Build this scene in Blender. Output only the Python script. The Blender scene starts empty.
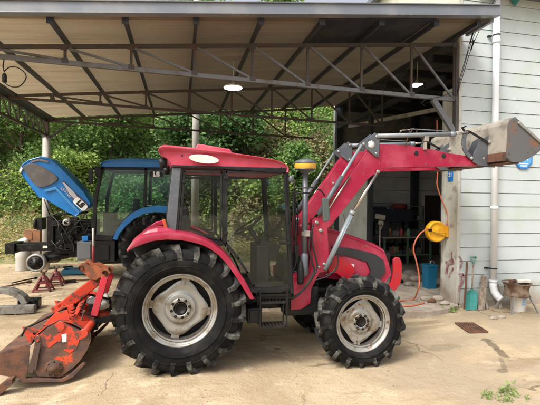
import bpy, bmesh, math, random
from mathutils import Vector, Matrix, noise
random.seed(7)
PI = math.pi
scene = bpy.context.scene
COL = scene.collection

# ------------------------------------------------------------------ camera, sky, sun, exposure
H = 1.88; F = 405.0; A = math.radians(12.5); ROLL = 0.010; PITCH = math.atan(2.5/405)
Fw = Vector((math.sin(A), math.cos(A), 0)); Rt = Vector((math.cos(A), -math.sin(A), 0)); Up = Vector((0, 0, 1))
Fc = (Fw*math.cos(PITCH) - Up*math.sin(PITCH)).normalized()
Uc = (Up*math.cos(PITCH) + Fw*math.sin(PITCH)).normalized()
Rc = (Rt*math.cos(ROLL) + Uc*math.sin(ROLL)).normalized()
Uc = Rc.cross(Fc).normalized()
CAMP = Vector((0, 0, H))
cd = bpy.data.cameras.new('camera'); cam = bpy.data.objects.new('camera', cd); COL.objects.link(cam)
cam.matrix_world = Matrix(((Rc.x, Uc.x, -Fc.x, 0), (Rc.y, Uc.y, -Fc.y, 0), (Rc.z, Uc.z, -Fc.z, H), (0, 0, 0, 1)))
cd.sensor_width = 36; cd.lens = 27.0; cd.clip_start = 0.05; cd.clip_end = 2000
scene.camera = cam

SUN_EL, SUN_DIR = math.radians(52), Vector((-0.80, -0.60))   # horizontal direction towards the sun
w = bpy.data.worlds.new("World"); scene.world = w; w.use_nodes = True
nt = w.node_tree; nt.nodes.clear()
sk = nt.nodes.new('ShaderNodeTexSky'); sk.sky_type = 'NISHITA'; sk.sun_disc = False
sk.sun_elevation = SUN_EL; sk.sun_rotation = math.atan2(SUN_DIR.x, SUN_DIR.y)
sk.air_density = 1.0; sk.dust_density = 6.0; sk.ozone_density = 0.6
bg = nt.nodes.new('ShaderNodeBackground'); bg.inputs['Strength'].default_value = 0.15
wo = nt.nodes.new('ShaderNodeOutputWorld')
hs = nt.nodes.new('ShaderNodeHueSaturation'); hs.inputs['Saturation'].default_value = .35
nt.links.new(sk.outputs[0], hs.inputs['Color']); nt.links.new(hs.outputs[0], bg.inputs[0]); nt.links.new(bg.outputs[0], wo.inputs[0])
sl = bpy.data.lights.new('sun', 'SUN'); sl.energy = 1.5; sl.angle = math.radians(14); sl.color = (1.0, 0.965, 0.91)
so = bpy.data.objects.new('sun', sl); COL.objects.link(so)
sd = Vector((SUN_DIR.x*math.cos(SUN_EL), SUN_DIR.y*math.cos(SUN_EL), math.sin(SUN_EL)))
so.rotation_euler = sd.to_track_quat('Z', 'Y').to_euler()
so.location = (-8, -8, 12)
scene.view_settings.view_transform = 'Standard'; scene.view_settings.look = 'None'
scene.view_settings.gamma = 1; scene.view_settings.use_curve_mapping = False
scene.view_settings.exposure = 0.82
scene.cycles.max_bounces = 8; scene.cycles.transparent_max_bounces = 16

# ------------------------------------------------------------------ helpers
def ray(u, v): return Fc + Rc*((u-270)/F) + Uc*((202.5-v)/F)
def PY(u, v, Y):
    d = ray(u, v); return CAMP + d*(Y/d.y)
def PX(u, v, X):
    d = ray(u, v); return CAMP + d*(X/d.x)
def PZ(u, v, z):
    d = ray(u, v); return CAMP + d*((z-H)/d.z)
def SC(u, Y):        # metres per photo pixel at column u, plane Y
    d = ray(u, 202.5); return (Y/d.y)/F
def V(*a): return Vector(a)

def smooth(a, b, x):
    t = max(0, min(1, (x-a)/(b-a))); return t*t*(3-2*t)
def ground_z(x, y):
    z = -0.013 - 0.115*smooth(0.1, 1.9, x) + 0.065*smooth(3.0, 5.0, x) - .085*smooth(-.75, -1.3, x)*(1-smooth(5.6, 7.2, y))
    z += 0.012*noise.noise(Vector((x*0.9, y*0.9, 3))) * smooth(3.2, 6, abs(y-5.2)+abs(x-1)*0.8)
    return z

class MB:
    def __init__(s): s.bm = bmesh.new(); s.mi = 0
    def face(s, pts):
        vs = [s.bm.verts.new(p) for p in pts]
        f = s.bm.faces.new(vs); f.material_index = s.mi; return f
    def prism(s, pts, vec):
        pts = [Vector(p) for p in pts]; vec = Vector(vec)
        a = [s.bm.verts.new(p) for p in pts]; b = [s.bm.verts.new(p+vec) for p in pts]
        n = len(pts); fs = [s.bm.faces.new(a), s.bm.faces.new(list(reversed(b)))]
        for i in range(n): fs.append(s.bm.faces.new((a[i], b[i], b[(i+1) % n], a[(i+1) % n])))
        for f in fs: f.material_index = s.mi
        return s
    def px(s, pts, Yt, Y0, Y1):      # outline traced at depth Yt, built with real thickness from Y0 to Y1
        P = [PY(u, v, Yt) for u, v in pts]
        return s.prism([V(p.x, Y0, p.z) for p in P], (0, Y1-Y0, 0))
    def box(s, x0, x1, y0, y1, z0, z1):
        return s.prism([(x0, y0, z0), (x1, y0, z0), (x1, y1, z0), (x0, y1, z0)], (0, 0, z1-z0))
    def cbox(s, c, sx, sy, sz, rot=None):
        c = Vector(c); pts = []
        M = rot or Matrix.Identity(3)
        if isinstance(rot, (int, float)): M = Matrix.Rotation(rot, 3, 'Z')
        pts = [c + M @ V(a*sx/2, b*sy/2, -sz/2) for a, b in ((-1, -1), (1, -1), (1, 1), (-1, 1))]
        return s.prism(pts, M @ V(0, 0, sz))
    def bar(s, p0, p1, wd, th, side=None):     # rectangular bar; wd along 'side', th along the remaining
        p0 = Vector(p0); p1 = Vector(p1); d = (p1-p0).normalized()
        sd_ = Vector(side) if side else V(0, 1, 0)
        if abs(d.dot(sd_)) > .98: sd_ = V(1, 0, 0)
        n = d.cross(sd_).normalized(); sv = n.cross(d).normalized()
        pts = [p0+sv*(a*wd/2)+n*(b*th/2) for a, b in ((-1, -1), (1, -1), (1, 1), (-1, 1))]
        return s.prism(pts, p1-p0)
    def tube(s, path, r, seg=10, caps=True):
        path = [Vector(p) for p in path]; n = len(path); rings = []
        rs = r if isinstance(r, (list, tuple)) else [r]*n
        prev = None
        for i in range(n):
            d = (path[min(i+1, n-1)]-path[max(i-1, 0)]).normalized()
            if prev is None:
                a = V(0, 0, 1) if abs(d.z) < .9 else V(1, 0, 0)
                x = d.cross(a).normalized()
            else:
                x = (prev - d*prev.dot(d)).normalized()
            prev = x; y = d.cross(x)
            rings.append([s.bm.verts.new(path[i]+x*math.cos(2*PI*k/seg)*rs[i]+y*math.sin(2*PI*k/seg)*rs[i]) for k in range(seg)])
        for i in range(n-1):
            for k in range(seg):
                f = s.bm.faces.new((rings[i][k], rings[i][(k+1) % seg], rings[i+1][(k+1) % seg], rings[i+1][k])); f.material_index = s.mi; f.smooth = True
        if caps:
            f = s.bm.faces.new(list(reversed(rings[0]))); f.material_index = s.mi
            f = s.bm.faces.new(rings[-1]); f.material_index = s.mi
        return s
    def lathe(s, prof, c, axis=(0, 1, 0), seg=48, rf=None):     # prof: (radius, distance along axis)
        ax = Vector(axis).normalized(); c = Vector(c)
        a = V(0, 0, 1) if abs(ax.z) < .9 else V(1, 0, 0)
        x = ax.cross(a).normalized(); y = ax.cross(x)
        rings = []
        for r, h in prof:
            if r <= 1e-6: rings.append([s.bm.verts.new(c+ax*h)])
            else:
                rings.append([s.bm.verts.new(c+ax*h+(x*math.cos(2*PI*k/seg)+y*math.sin(2*PI*k/seg))*(r if rf is None else rf(r, 2*PI*k/seg))) for k in range(seg)])
        for i in range(len(rings)-1):
            p, q = rings[i], rings[i+1]
            for k in range(seg):
                k2 = (k+1) % seg
                if len(p) == 1 and len(q) == 1: continue
                if len(p) == 1: vs = (p[0], q[k2], q[k])
                elif len(q) == 1: vs = (p[k], p[k2], q[0])
                else: vs = (p[k], p[k2], q[k2], q[k])
                f = s.bm.faces.new(vs); f.material_index = s.mi; f.smooth = True
        return s
    def loft(s, rings, close=True, caps=True):      # list of equal-length vertex loops
        R = [[s.bm.verts.new(p) for p in r] for r in rings]; n = len(R[0])
        for i in range(len(R)-1):
            for k in range(n if close else n-1):
                f = s.bm.faces.new((R[i][k], R[i][(k+1) % n], R[i+1][(k+1) % n], R[i+1][k])); f.material_index = s.mi
        if caps and close:
            f = s.bm.faces.new(list(reversed(R[0]))); f.material_index = s.mi
            f = s.bm.faces.new(R[-1]); f.material_index = s.mi
        return s
    def add_each(s, name, mats, parent=None, bevel=0):      # every loose piece becomes a part of its own
        bm = s.bm; bm.verts.index_update(); seen = set(); out = []
        for v0 in bm.verts:
            if v0 in seen: continue
            st = [v0]; seen.add(v0); isl = [v0]
            while st:
                v = st.pop()
                for e in v.link_edges:
                    q = e.other_vert(v)
                    if q not in seen: seen.add(q); st.append(q); isl.append(q)
            m = MB(); mp = {v: m.bm.verts.new(v.co) for v in isl}; fs = set(f for v in isl for f in v.link_faces)
            for f in sorted(fs, key=lambda f: f.index):
                nf = m.bm.faces.new([mp[v] for v in f.verts]); nf.smooth = f.smooth
            out.append(m.add(name, mats, parent, bevel=bevel))
        bm.free(); return out
    def add(s, name, mats, parent=None, bevel=0, smooth=None, origin=None, segs=2):
        bmesh.ops.recalc_face_normals(s.bm, faces=s.bm.faces)
        o0 = Vector((0, 0, 0))
        if parent is not None: o0 = root_of(parent).location.copy()
        elif origin is not None: o0 = Vector(origin)
        if o0.length: bmesh.ops.translate(s.bm, verts=s.bm.verts, vec=-o0)
        me = bpy.data.meshes.new(name)
        if smooth:
            for f in s.bm.faces: f.smooth = True
        s.bm.to_mesh(me); s.bm.free()
        for m in (mats if isinstance(mats, (list, tuple)) else [mats]): me.materials.append(m)
        ob = bpy.data.objects.new(name, me); COL.objects.link(ob)
        if parent is not None: ob.parent = parent
        elif origin is not None: ob.location = o0
        if bevel:
            b = ob.modifiers.new('bevel', 'BEVEL'); b.width = bevel; b.segments = segs; b.limit_method = 'ANGLE'; b.angle_limit = math.radians(35)
            b.harden_normals = False
        return ob
def root_of(o):
    while o.parent: o = o.parent
    return o
def tag(o, label=None, cat=None, group=None, kind=None):
    if label: o['label'] = label
    if cat: o['category'] = cat
    if group: o['group'] = group
    if kind: o['kind'] = kind
    return o
def thing(name, loc, label, cat, group=None):
    o = bpy.data.objects.new(name, None); COL.objects.link(o); o.location = Vector(loc); o.empty_display_size = .2
    return tag(o, label, cat, group)
def dup(root, loc, label=None, rotz=None):
    r = root.copy(); COL.objects.link(r); r.location = Vector(loc)
    if rotz is not None: r.rotation_euler = (0, 0, rotz)
    if label: r['label'] = label
    for ch in list(root.children):
        c = ch.copy(); COL.objects.link(c); c.parent = r
        for g in ch.children:
            d = g.copy(); COL.objects.link(d); d.parent = c
    return r
def text_mesh(name, s, size, M, mat, parent, ext=0.001, bold=0.0):
    cu = bpy.data.curves.new('t', 'FONT'); cu.body = s; cu.size = size; cu.extrude = ext; cu.align_x = 'CENTER'; cu.align_y = 'CENTER'; cu.offset = bold
    to = bpy.data.objects.new('t', cu); COL.objects.link(to)
    dg = bpy.context.evaluated_depsgraph_get(); me = bpy.data.meshes.new_from_object(to.evaluated_get(dg))
    bpy.data.objects.remove(to)
    me.transform(M); me.transform(Matrix.Translation(-root_of(parent).location))
    me.materials.clear(); me.materials.append(mat); me.name = name
    o = bpy.data.objects.new(name, me); COL.objects.link(o); o.parent = parent
    return o
def rings_round(pts, r, n=4):      # round the corners of a planar closed outline
    out = []; m = len(pts)
    for i in range(m):
        p = Vector(pts[i]); a = Vector(pts[i-1]); b = Vector(pts[(i+1) % m])
        da = (a-p); db = (b-p); rr = min(r, da.length*.45, db.length*.45)
        s0 = p+da.normalized()*rr; s1 = p+db.normalized()*rr
        for k in range(n+1):
            t = k/n; out.append(s0*(1-t)**2+p*2*t*(1-t)+s1*t*t)
    return out

# ------------------------------------------------------------------ materials
MATS = {}
def mat(name, c1, rough=.5, metal=0, c2=None, scale=6, lo=.45, hi=.6, bump=0, bscale=60, c3=None, s3=30, lo3=.6, hi3=.7, spec=.5, coat=0, detail=5, stretch=None, rvar=0, dist=.01):
    if name in MATS: return MATS[name]
    m = bpy.data.materials.new(name); m.use_nodes = True; t = m.node_tree; N = t.nodes; L = t.links
    b = N['Principled BSDF']
    b.inputs['Base Color'].default_value = (*c1, 1); b.inputs['Roughness'].default_value = rough; b.inputs['Metallic'].default_value = metal
    b.inputs['Specular IOR Level'].default_value = spec
    if coat: b.inputs['Coat Weight'].default_value = coat; b.inputs['Coat Roughness'].default_value = .12
    tc = N.new('ShaderNodeTexCoord'); src = tc.outputs['Object']
    if stretch:
        mp = N.new('ShaderNodeMapping'); mp.inputs['Scale'].default_value = stretch; L.new(src, mp.inputs[0]); src = mp.outputs[0]
    def nz(sc, l, h, dt=detail):
        n = N.new('ShaderNodeTexNoise'); n.inputs['Scale'].default_value = sc; n.inputs['Detail'].default_value = dt; n.inputs['Roughness'].default_value = .6
        L.new(src, n.inputs['Vector'])
        r = N.new('ShaderNodeMapRange'); r.inputs[1].default_value = l; r.inputs[2].default_value = h; r.interpolation_type = 'SMOOTHSTEP'
        L.new(n.outputs['Fac'], r.inputs[0]); return r.outputs[0], n
    col = None
    if c2:
        f, _ = nz(scale, lo, hi); mx = N.new('ShaderNodeMix'); mx.data_type = 'RGBA'
        mx.inputs['A'].default_value = (*c1, 1); mx.inputs['B'].default_value = (*c2, 1); L.new(f, mx.inputs['Factor']); col = mx.outputs['Result']
        if rvar:
            rr = N.new('ShaderNodeMapRange'); rr.inputs[3].default_value = rough; rr.inputs[4].default_value = min(1, rough+rvar); L.new(f, rr.inputs[0]); L.new(rr.outputs[0], b.inputs['Roughness'])
    if c3:
        f, _ = nz(s3, lo3, hi3); mx = N.new('ShaderNodeMix'); mx.data_type = 'RGBA'
        if col: L.new(col, mx.inputs['A'])
        else: mx.inputs['A'].default_value = (*c1, 1)
        mx.inputs['B'].default_value = (*c3, 1); L.new(f, mx.inputs['Factor']); col = mx.outputs['Result']
    if col: L.new(col, b.inputs['Base Color'])
    if bump:
        n = N.new('ShaderNodeTexNoise'); n.inputs['Scale'].default_value = bscale; n.inputs['Detail'].default_value = 6; L.new(src, n.inputs['Vector'])
        bp = N.new('ShaderNodeBump'); bp.inputs['Strength'].default_value = bump; bp.inputs['Distance'].default_value = dist; L.new(n.outputs['Fac'], bp.inputs['Height']); L.new(bp.outputs[0], b.inputs['Normal'])
    MATS[name] = m; return m

RED = mat('faded_red_paint', (.30, .007, .036), .3, 0, (.39, .045, .08), 3.0, .4, .75, .05, 40, (.24, .09, .06), 14, .60, .76, rvar=.2, coat=.15)
REDB = mat('bright_red_paint', (.42, .008, .018), .35, c2=(.33, .02, .03), scale=9)
ROOFRED = mat('sun_faded_red_plastic', (.40, .028, .06), .42, 0, (.52, .10, .14), 2.2, .35, .75, .05, 50, rvar=.15)
BLUE = mat('blue_paint', (.006, .155, .46), .3, 0, (.02, .20, .50), 4, .4, .8, coat=.2, c3=(.22, .20, .16), s3=9, lo3=.70, hi3=.85)
BLACK = mat('black_plastic', (.010, .010, .011), .5, 0, (.028, .026, .024), 7, .45, .75, spec=.3)
BLACKG = mat('greasy_black_iron', (.010, .010, .010), .45, .3, (.04, .032, .025), 9, .5, .7, .3, 30, spec=.3)
DGREY = mat('dark_grey_steel', (.10, .11, .125), .45, .2, (.16, .16, .16), 8, .5, .75, .05, 50)
CYL = mat('grey_cylinder_paint', (.20, .23, .25), .4, .1, (.30, .29, .26), 9, .5, .8)
CHROME = mat('worn_chrome', (.62, .60, .56), .22, 1.0)
STEEL = mat('bare_steel', (.42, .40, .37), .42, .7, (.22, .17, .12), 12, .55, .7)
TYRE = mat('tyre_rubber', (.0055, .0055, .006), .72, 0, (.022, .020, .018), 5, .42, .75, .25, 60, spec=.15)
TYRED = mat('dusty_tread_rubber', (.009, .009, .009), .7, 0, (.13, .125, .11), 6, .42, .72, .3, 40, spec=.18)
RIM = mat('dirty_silver_rim', (.34, .335, .31), .38, .45, (.20, .165, .12), 6, .46, .66, .1, 50, (.10, .06, .035), 17, .66, .76)
RIMF = mat('dirty_front_rim', (.34, .33, .30), .38, .45, (.20, .16, .11), 8, .48, .7, .1, 50, (.14, .06, .025), 13, .56, .66)
RIMB = mat('rim_recess_shade', (.09, .08, .07), .6, .2, (.05, .04, .032), 8)  # shade in the rim's grooves and barrel, put into a darker colour
RIMDK = mat('rim_shadow_iron', (.03, .028, .026), .7)
RUST = mat('rust', (.15, .065, .035), .85, .1, (.07, .04, .03), 9, .4, .65, .5, 70)
RUSTP = mat('rusty_tiller_plate', (.085, .05, .04), .7, .2, (.16, .075, .045), 5, .45, .65, .3, 60, (.62, .07, .02), 4.2, .60, .64)
ORANGE = mat('tiller_orange_paint', (.56, .05, .018), .5, 0, (.50, .045, .02), 7, .4, .7, .2, 40, (.10, .05, .035), 9, .50, .60)
ORUST = mat('rust_orange_cast', (.34, .09, .03), .8, 0, (.15, .06, .03), 9, .42, .6, .4, 50)
WORNST = mat('worn_bucket_steel', (.15, .15, .15), .5, .45, (.26, .13, .07), 3.2, .5, .66, .15, 50, (.10, .06, .04), 11, .58, .7)
BEIGE = mat('dusty_beige_steel', (.30, .275, .225), .75, 0, (.165, .15, .125), 5, .42, .66, .2, 40, (.11, .075, .05), 5, .62, .72)
WHITE = mat('dirty_white', (.70, .68, .62), .55, 0, (.48, .43, .35), 6, .5, .75)
BWHITE = mat('white_print', (.80, .80, .78), .5)
PIPE = mat('white_pvc', (.74, .76, .78), .4, 0, (.60, .60, .58), 3, .5, .9)
MINT = mat('pale_mint_siding', (.50, .55, .555), .5, 0, (.45, .51, .47), 1.6, .42, .72, .05, 20, (.38, .39, .31), 5, .68, .86)
CREAM = mat('cream_upper_wall', (.66, .64, .50), .6, 0, (.55, .55, .44), 3)
TRIM = mat('dirty_white_trim', (.50, .50, .45), .6, 0, (.28, .25, .20), 4, .5, .7, .1, 40)
TRUSS = mat('rusty_grey_truss_steel', (.075, .07, .068), .6, .2, (.10, .062, .045), 3, .42, .68, .1, 50)
TRUSSL = mat('lighter_galvanised_pipe', (.17, .175, .18), .5, .35, (.12, .085, .06), 4, .48, .7, .1, 50)
PURLIN = mat('dark_purlin_steel', (.035, .042, .055), .5, .2, (.07, .05, .04), 7, .5, .7)
FASCIA = mat('slate_grey_fascia', (.17, .19, .22), .42, .2, (.24, .25, .26), 2, .4, .7, .04, 20)
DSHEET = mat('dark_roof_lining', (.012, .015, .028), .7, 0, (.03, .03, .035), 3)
WOOD = mat('weathered_wood', (.30, .24, .18), .8, 0, (.16, .12, .09), 5, .4, .65, .4, 30, stretch=(6, 6, 1))
WOODO = mat('old_grey_board', (.30, .27, .23), .85, 0, (.17, .14, .11), 6, .4, .65, .4, 30, stretch=(6, 6, 1))
CONC = mat('dusty_concrete', (.36, .31, .25), .9, 0, (.26, .21, .16), 2.5, .4, .65, .5, 25, (.44, .39, .31), 6, .55, .7)
CONCD = mat('garage_floor_concrete', (.32, .28, .22), .85, 0, (.20, .17, .13), 2, .4, .65, .3, 20)
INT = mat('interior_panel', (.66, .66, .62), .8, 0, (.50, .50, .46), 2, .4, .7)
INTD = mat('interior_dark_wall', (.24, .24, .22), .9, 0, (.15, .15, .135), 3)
TEAL = mat('teal_plastic', (.03, .20, .18), .5, 0, (.20, .35, .30), 8, .5, .75)
YELLOW = mat('yellow_reel_paint', (.75, .38, .01), .4, 0, (.60, .28, .02), 6, .5, .7)
HOSE = mat('orange_hose_rubber', (.50, .13, .06), .5)
AMBER = mat('amber_plastic', (.75, .42, .05), .35, 0, (.5, .30, .08), 9, .5, .7)
BLUEBIN = mat('blue_bin_plastic', (.01, .12, .22), .5)
SIGNB = mat('blue_sign_enamel', (.02, .17, .50), .35)
SIGNL = mat('light_blue_sign_print', (.12, .36, .68), .35)
CABLE = mat('black_cable', (.01, .01, .01), .5)
MAROON = mat('maroon_print', (.12, .02, .03), .4)
SILVER = mat('silver_print', (.45, .47, .50), .35)
PAINTM = mat('maroon_spray_paint', (.22, .085, .095), .7, 0, (.40, .33, .30), 12, .42, .62)
POLE = mat('pole_concrete', (.46, .44, .39), .7, 0, (.35, .32, .27), 3, .45, .7)
BARK = mat('bark', (.09, .065, .045), .9, 0, (.05, .035, .025), 8, .4, .6, .5, 20)
DIRTBOX = mat('brown_crate', (.30, .12, .05), .7, 0, (.2, .1, .05), 6)
GREENP = mat('green_bench_steel', (.05, .14, .08), .6, 0, (.08, .07, .05), 8)
TARP = mat('faded_blue_tray', (.03, .18, .30), .5)
GLOW = mat('lamp_lens', (.85, .87, .88), .4)
_b = GLOW.node_tree.nodes['Principled BSDF']; _b.inputs['Emission Color'].default_value = (.95, 1, 1, 1); _b.inputs['Emission Strength'].default_value = 4

def glass(name, tint, dust=.08, dustc=(.45, .47, .42), refl=1.5):
    m = bpy.data.materials.new(name); m.use_nodes = True; t = m.node_tree; N = t.nodes; L = t.links; N.clear()
    o = N.new('ShaderNodeOutputMaterial'); tr = N.new('ShaderNodeBsdfTransparent'); tr.inputs[0].default_value = (*tint, 1)
    gl = N.new('ShaderNodeBsdfGlossy'); gl.inputs['Roughness'].default_value = .03; gl.inputs[0].default_value = (.9, .95, .95, 1)
    lw = N.new('ShaderNodeLayerWeight'); lw.inputs[0].default_value = .5
    pw = N.new('ShaderNodeMath'); pw.operation = 'POWER'; pw.inputs[1].default_value = 4; L.new(lw.outputs['Facing'], pw.inputs[0])
    fr = N.new('ShaderNodeMath'); fr.operation = 'MULTIPLY_ADD'; fr.inputs[1].default_value = .8; fr.inputs[2].default_value = refl; L.new(pw.outputs[0], fr.inputs[0])
    m1 = N.new('ShaderNodeMixShader'); L.new(fr.outputs[0], m1.inputs[0]); L.new(tr.outputs[0], m1.inputs[1]); L.new(gl.outputs[0], m1.inputs[2])
    df = N.new('ShaderNodeBsdfDiffuse'); df.inputs[0].default_value = (*dustc, 1)
    tc = N.new('ShaderNodeTexCoord'); nz = N.new('ShaderNodeTexNoise'); nz.inputs['Scale'].default_value = 3.5; nz.inputs['Detail'].default_value = 6; L.new(tc.outputs['Object'], nz.inputs['Vector'])
    mr = N.new('ShaderNodeMapRange'); mr.inputs[1].default_value = .35; mr.inputs[2].default_value = .75; mr.inputs[3].default_value = dust*.4; mr.inputs[4].default_value = dust*1.9; L.new(nz.outputs['Fac'], mr.inputs[0])
    m2 = N.new('ShaderNodeMixShader'); L.new(mr.outputs[0], m2.inputs[0]); L.new(m1.outputs[0], m2.inputs[1]); L.new(df.outputs[0], m2.inputs[2])
    L.new(m2.outputs[0], o.inputs[0]); return m
GLASS = glass('tractor_glass', (.965, .985, .975), .003, refl=.018)
GLASSB = glass('blue_tractor_glass', (.80, .90, .90), .018, (.35, .48, .47), refl=.05)

def leafmat(name, cols, trans=.35):
    m = bpy.data.materials.new(name); m.use_nodes = True; t = m.node_tree; N = t.nodes; L = t.links; N.clear()
    o = N.new('ShaderNodeOutputMaterial'); g = N.new('ShaderNodeNewGeometry')
    cr = N.new('ShaderNodeValToRGB'); e = cr.color_ramp.elements
    for i, c in enumerate(cols):
        p = i/(len(cols)-1)
        if i < 2: el = e[i]; el.position = p if i == 0 else (1 if len(cols) == 2 else p)
        else: el = e.new(p)
        el.color = (*c, 1)
    tc = N.new('ShaderNodeTexCoord'); nz = N.new('ShaderNodeTexNoise'); nz.inputs['Scale'].default_value = .55; nz.inputs['Detail'].default_value = 4
    L.new(tc.outputs['Object'], nz.inputs['Vector'])
    ad = N.new('ShaderNodeMath'); ad.operation = 'MULTIPLY_ADD'; ad.inputs[1].default_value = .55; L.new(g.outputs['Random Per Island'], ad.inputs[0])
    mr = N.new('ShaderNodeMapRange'); mr.inputs[1].default_value = .3; mr.inputs[2].default_value = .72; mr.inputs[3].default_value = 0; mr.inputs[4].default_value = .5; L.new(nz.outputs['Fac'], mr.inputs[0]); L.new(mr.outputs[0], ad.inputs[2])
    L.new(ad.outputs[0], cr.inputs[0])
    d = N.new('ShaderNodeBsdfPrincipled'); d.inputs['Roughness'].default_value = .55; d.inputs['Specular IOR Level'].default_value = .3; L.new(cr.outputs[0], d.inputs['Base Color'])
    tr = N.new('ShaderNodeBsdfTranslucent'); L.new(cr.outputs[0], tr.inputs[0])
    mx = N.new('ShaderNodeMixShader'); mx.inputs[0].default_value = trans; L.new(d.outputs[0], mx.inputs[1]); L.new(tr.outputs[0], mx.inputs[2]); L.new(mx.outputs[0], o.inputs[0])
    return m
LEAF_M = leafmat('leaves_mid', [(.05, .10, .03), (.14, .26, .07), (.27, .42, .12), (.45, .56, .21)])
LEAF_D = leafmat('leaves_dark', [(.03, .07, .028), (.08, .17, .055), (.16, .29, .095), (.28, .41, .15)])
LEAF_Y = leafmat('leaves_yellow', [(.12, .20, .05), (.27, .41, .10), (.45, .56, .16), (.60, .64, .27)])
LEAF_B = leafmat('dry_vines', [(.08, .08, .035), (.18, .16, .07), (.30, .24, .13), (.16, .22, .06)], .2)

def foot_dirt(m, z0, z1, c):
    t = m.node_tree; N = t.nodes; L = t.links; b = N['Principled BSDF']; src = b.inputs['Base Color'].links[0].from_socket
    tc = N.new('ShaderNodeTexCoord'); sx = N.new('ShaderNodeSeparateXYZ'); L.new(tc.outputs['Object'], sx.inputs[0])
    n = N.new('ShaderNodeTexNoise'); n.inputs['Scale'].default_value = 5; n.inputs['Detail'].default_value = 7; L.new(tc.outputs['Object'], n.inputs['Vector'])
    a = N.new('ShaderNodeMath'); a.operation = 'MULTIPLY_ADD'; a.inputs[1].default_value = -.9; L.new(n.outputs['Fac'], a.inputs[0]); L.new(sx.outputs[2], a.inputs[2])
    r = N.new('ShaderNodeMapRange'); r.inputs[1].default_value = z0-.45; r.inputs[2].default_value = z1-.45; r.inputs[3].default_value = .75; r.inputs[4].default_value = 0; L.new(a.outputs[0], r.inputs[0])
    x = N.new('ShaderNodeMix'); x.data_type = 'RGBA'; L.new(r.outputs[0], x.inputs['Factor']); L.new(src, x.inputs['A']); x.inputs['B'].default_value = (*c, 1); L.new(x.outputs['Result'], b.inputs['Base Color'])
foot_dirt(MINT, .0, .42, (.30, .25, .18)); foot_dirt(TRIM, .0, .6, (.24, .18, .13))
LEAF_W = leafmat('weed_leaves', [(.12, .20, .05), (.24, .35, .10), (.38, .46, .17)], .3)
LEAF_DRY = leafmat('dry_grass', [(.16, .17, .05), (.34, .30, .11), (.46, .38, .17), (.26, .30, .09)], .2)
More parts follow.
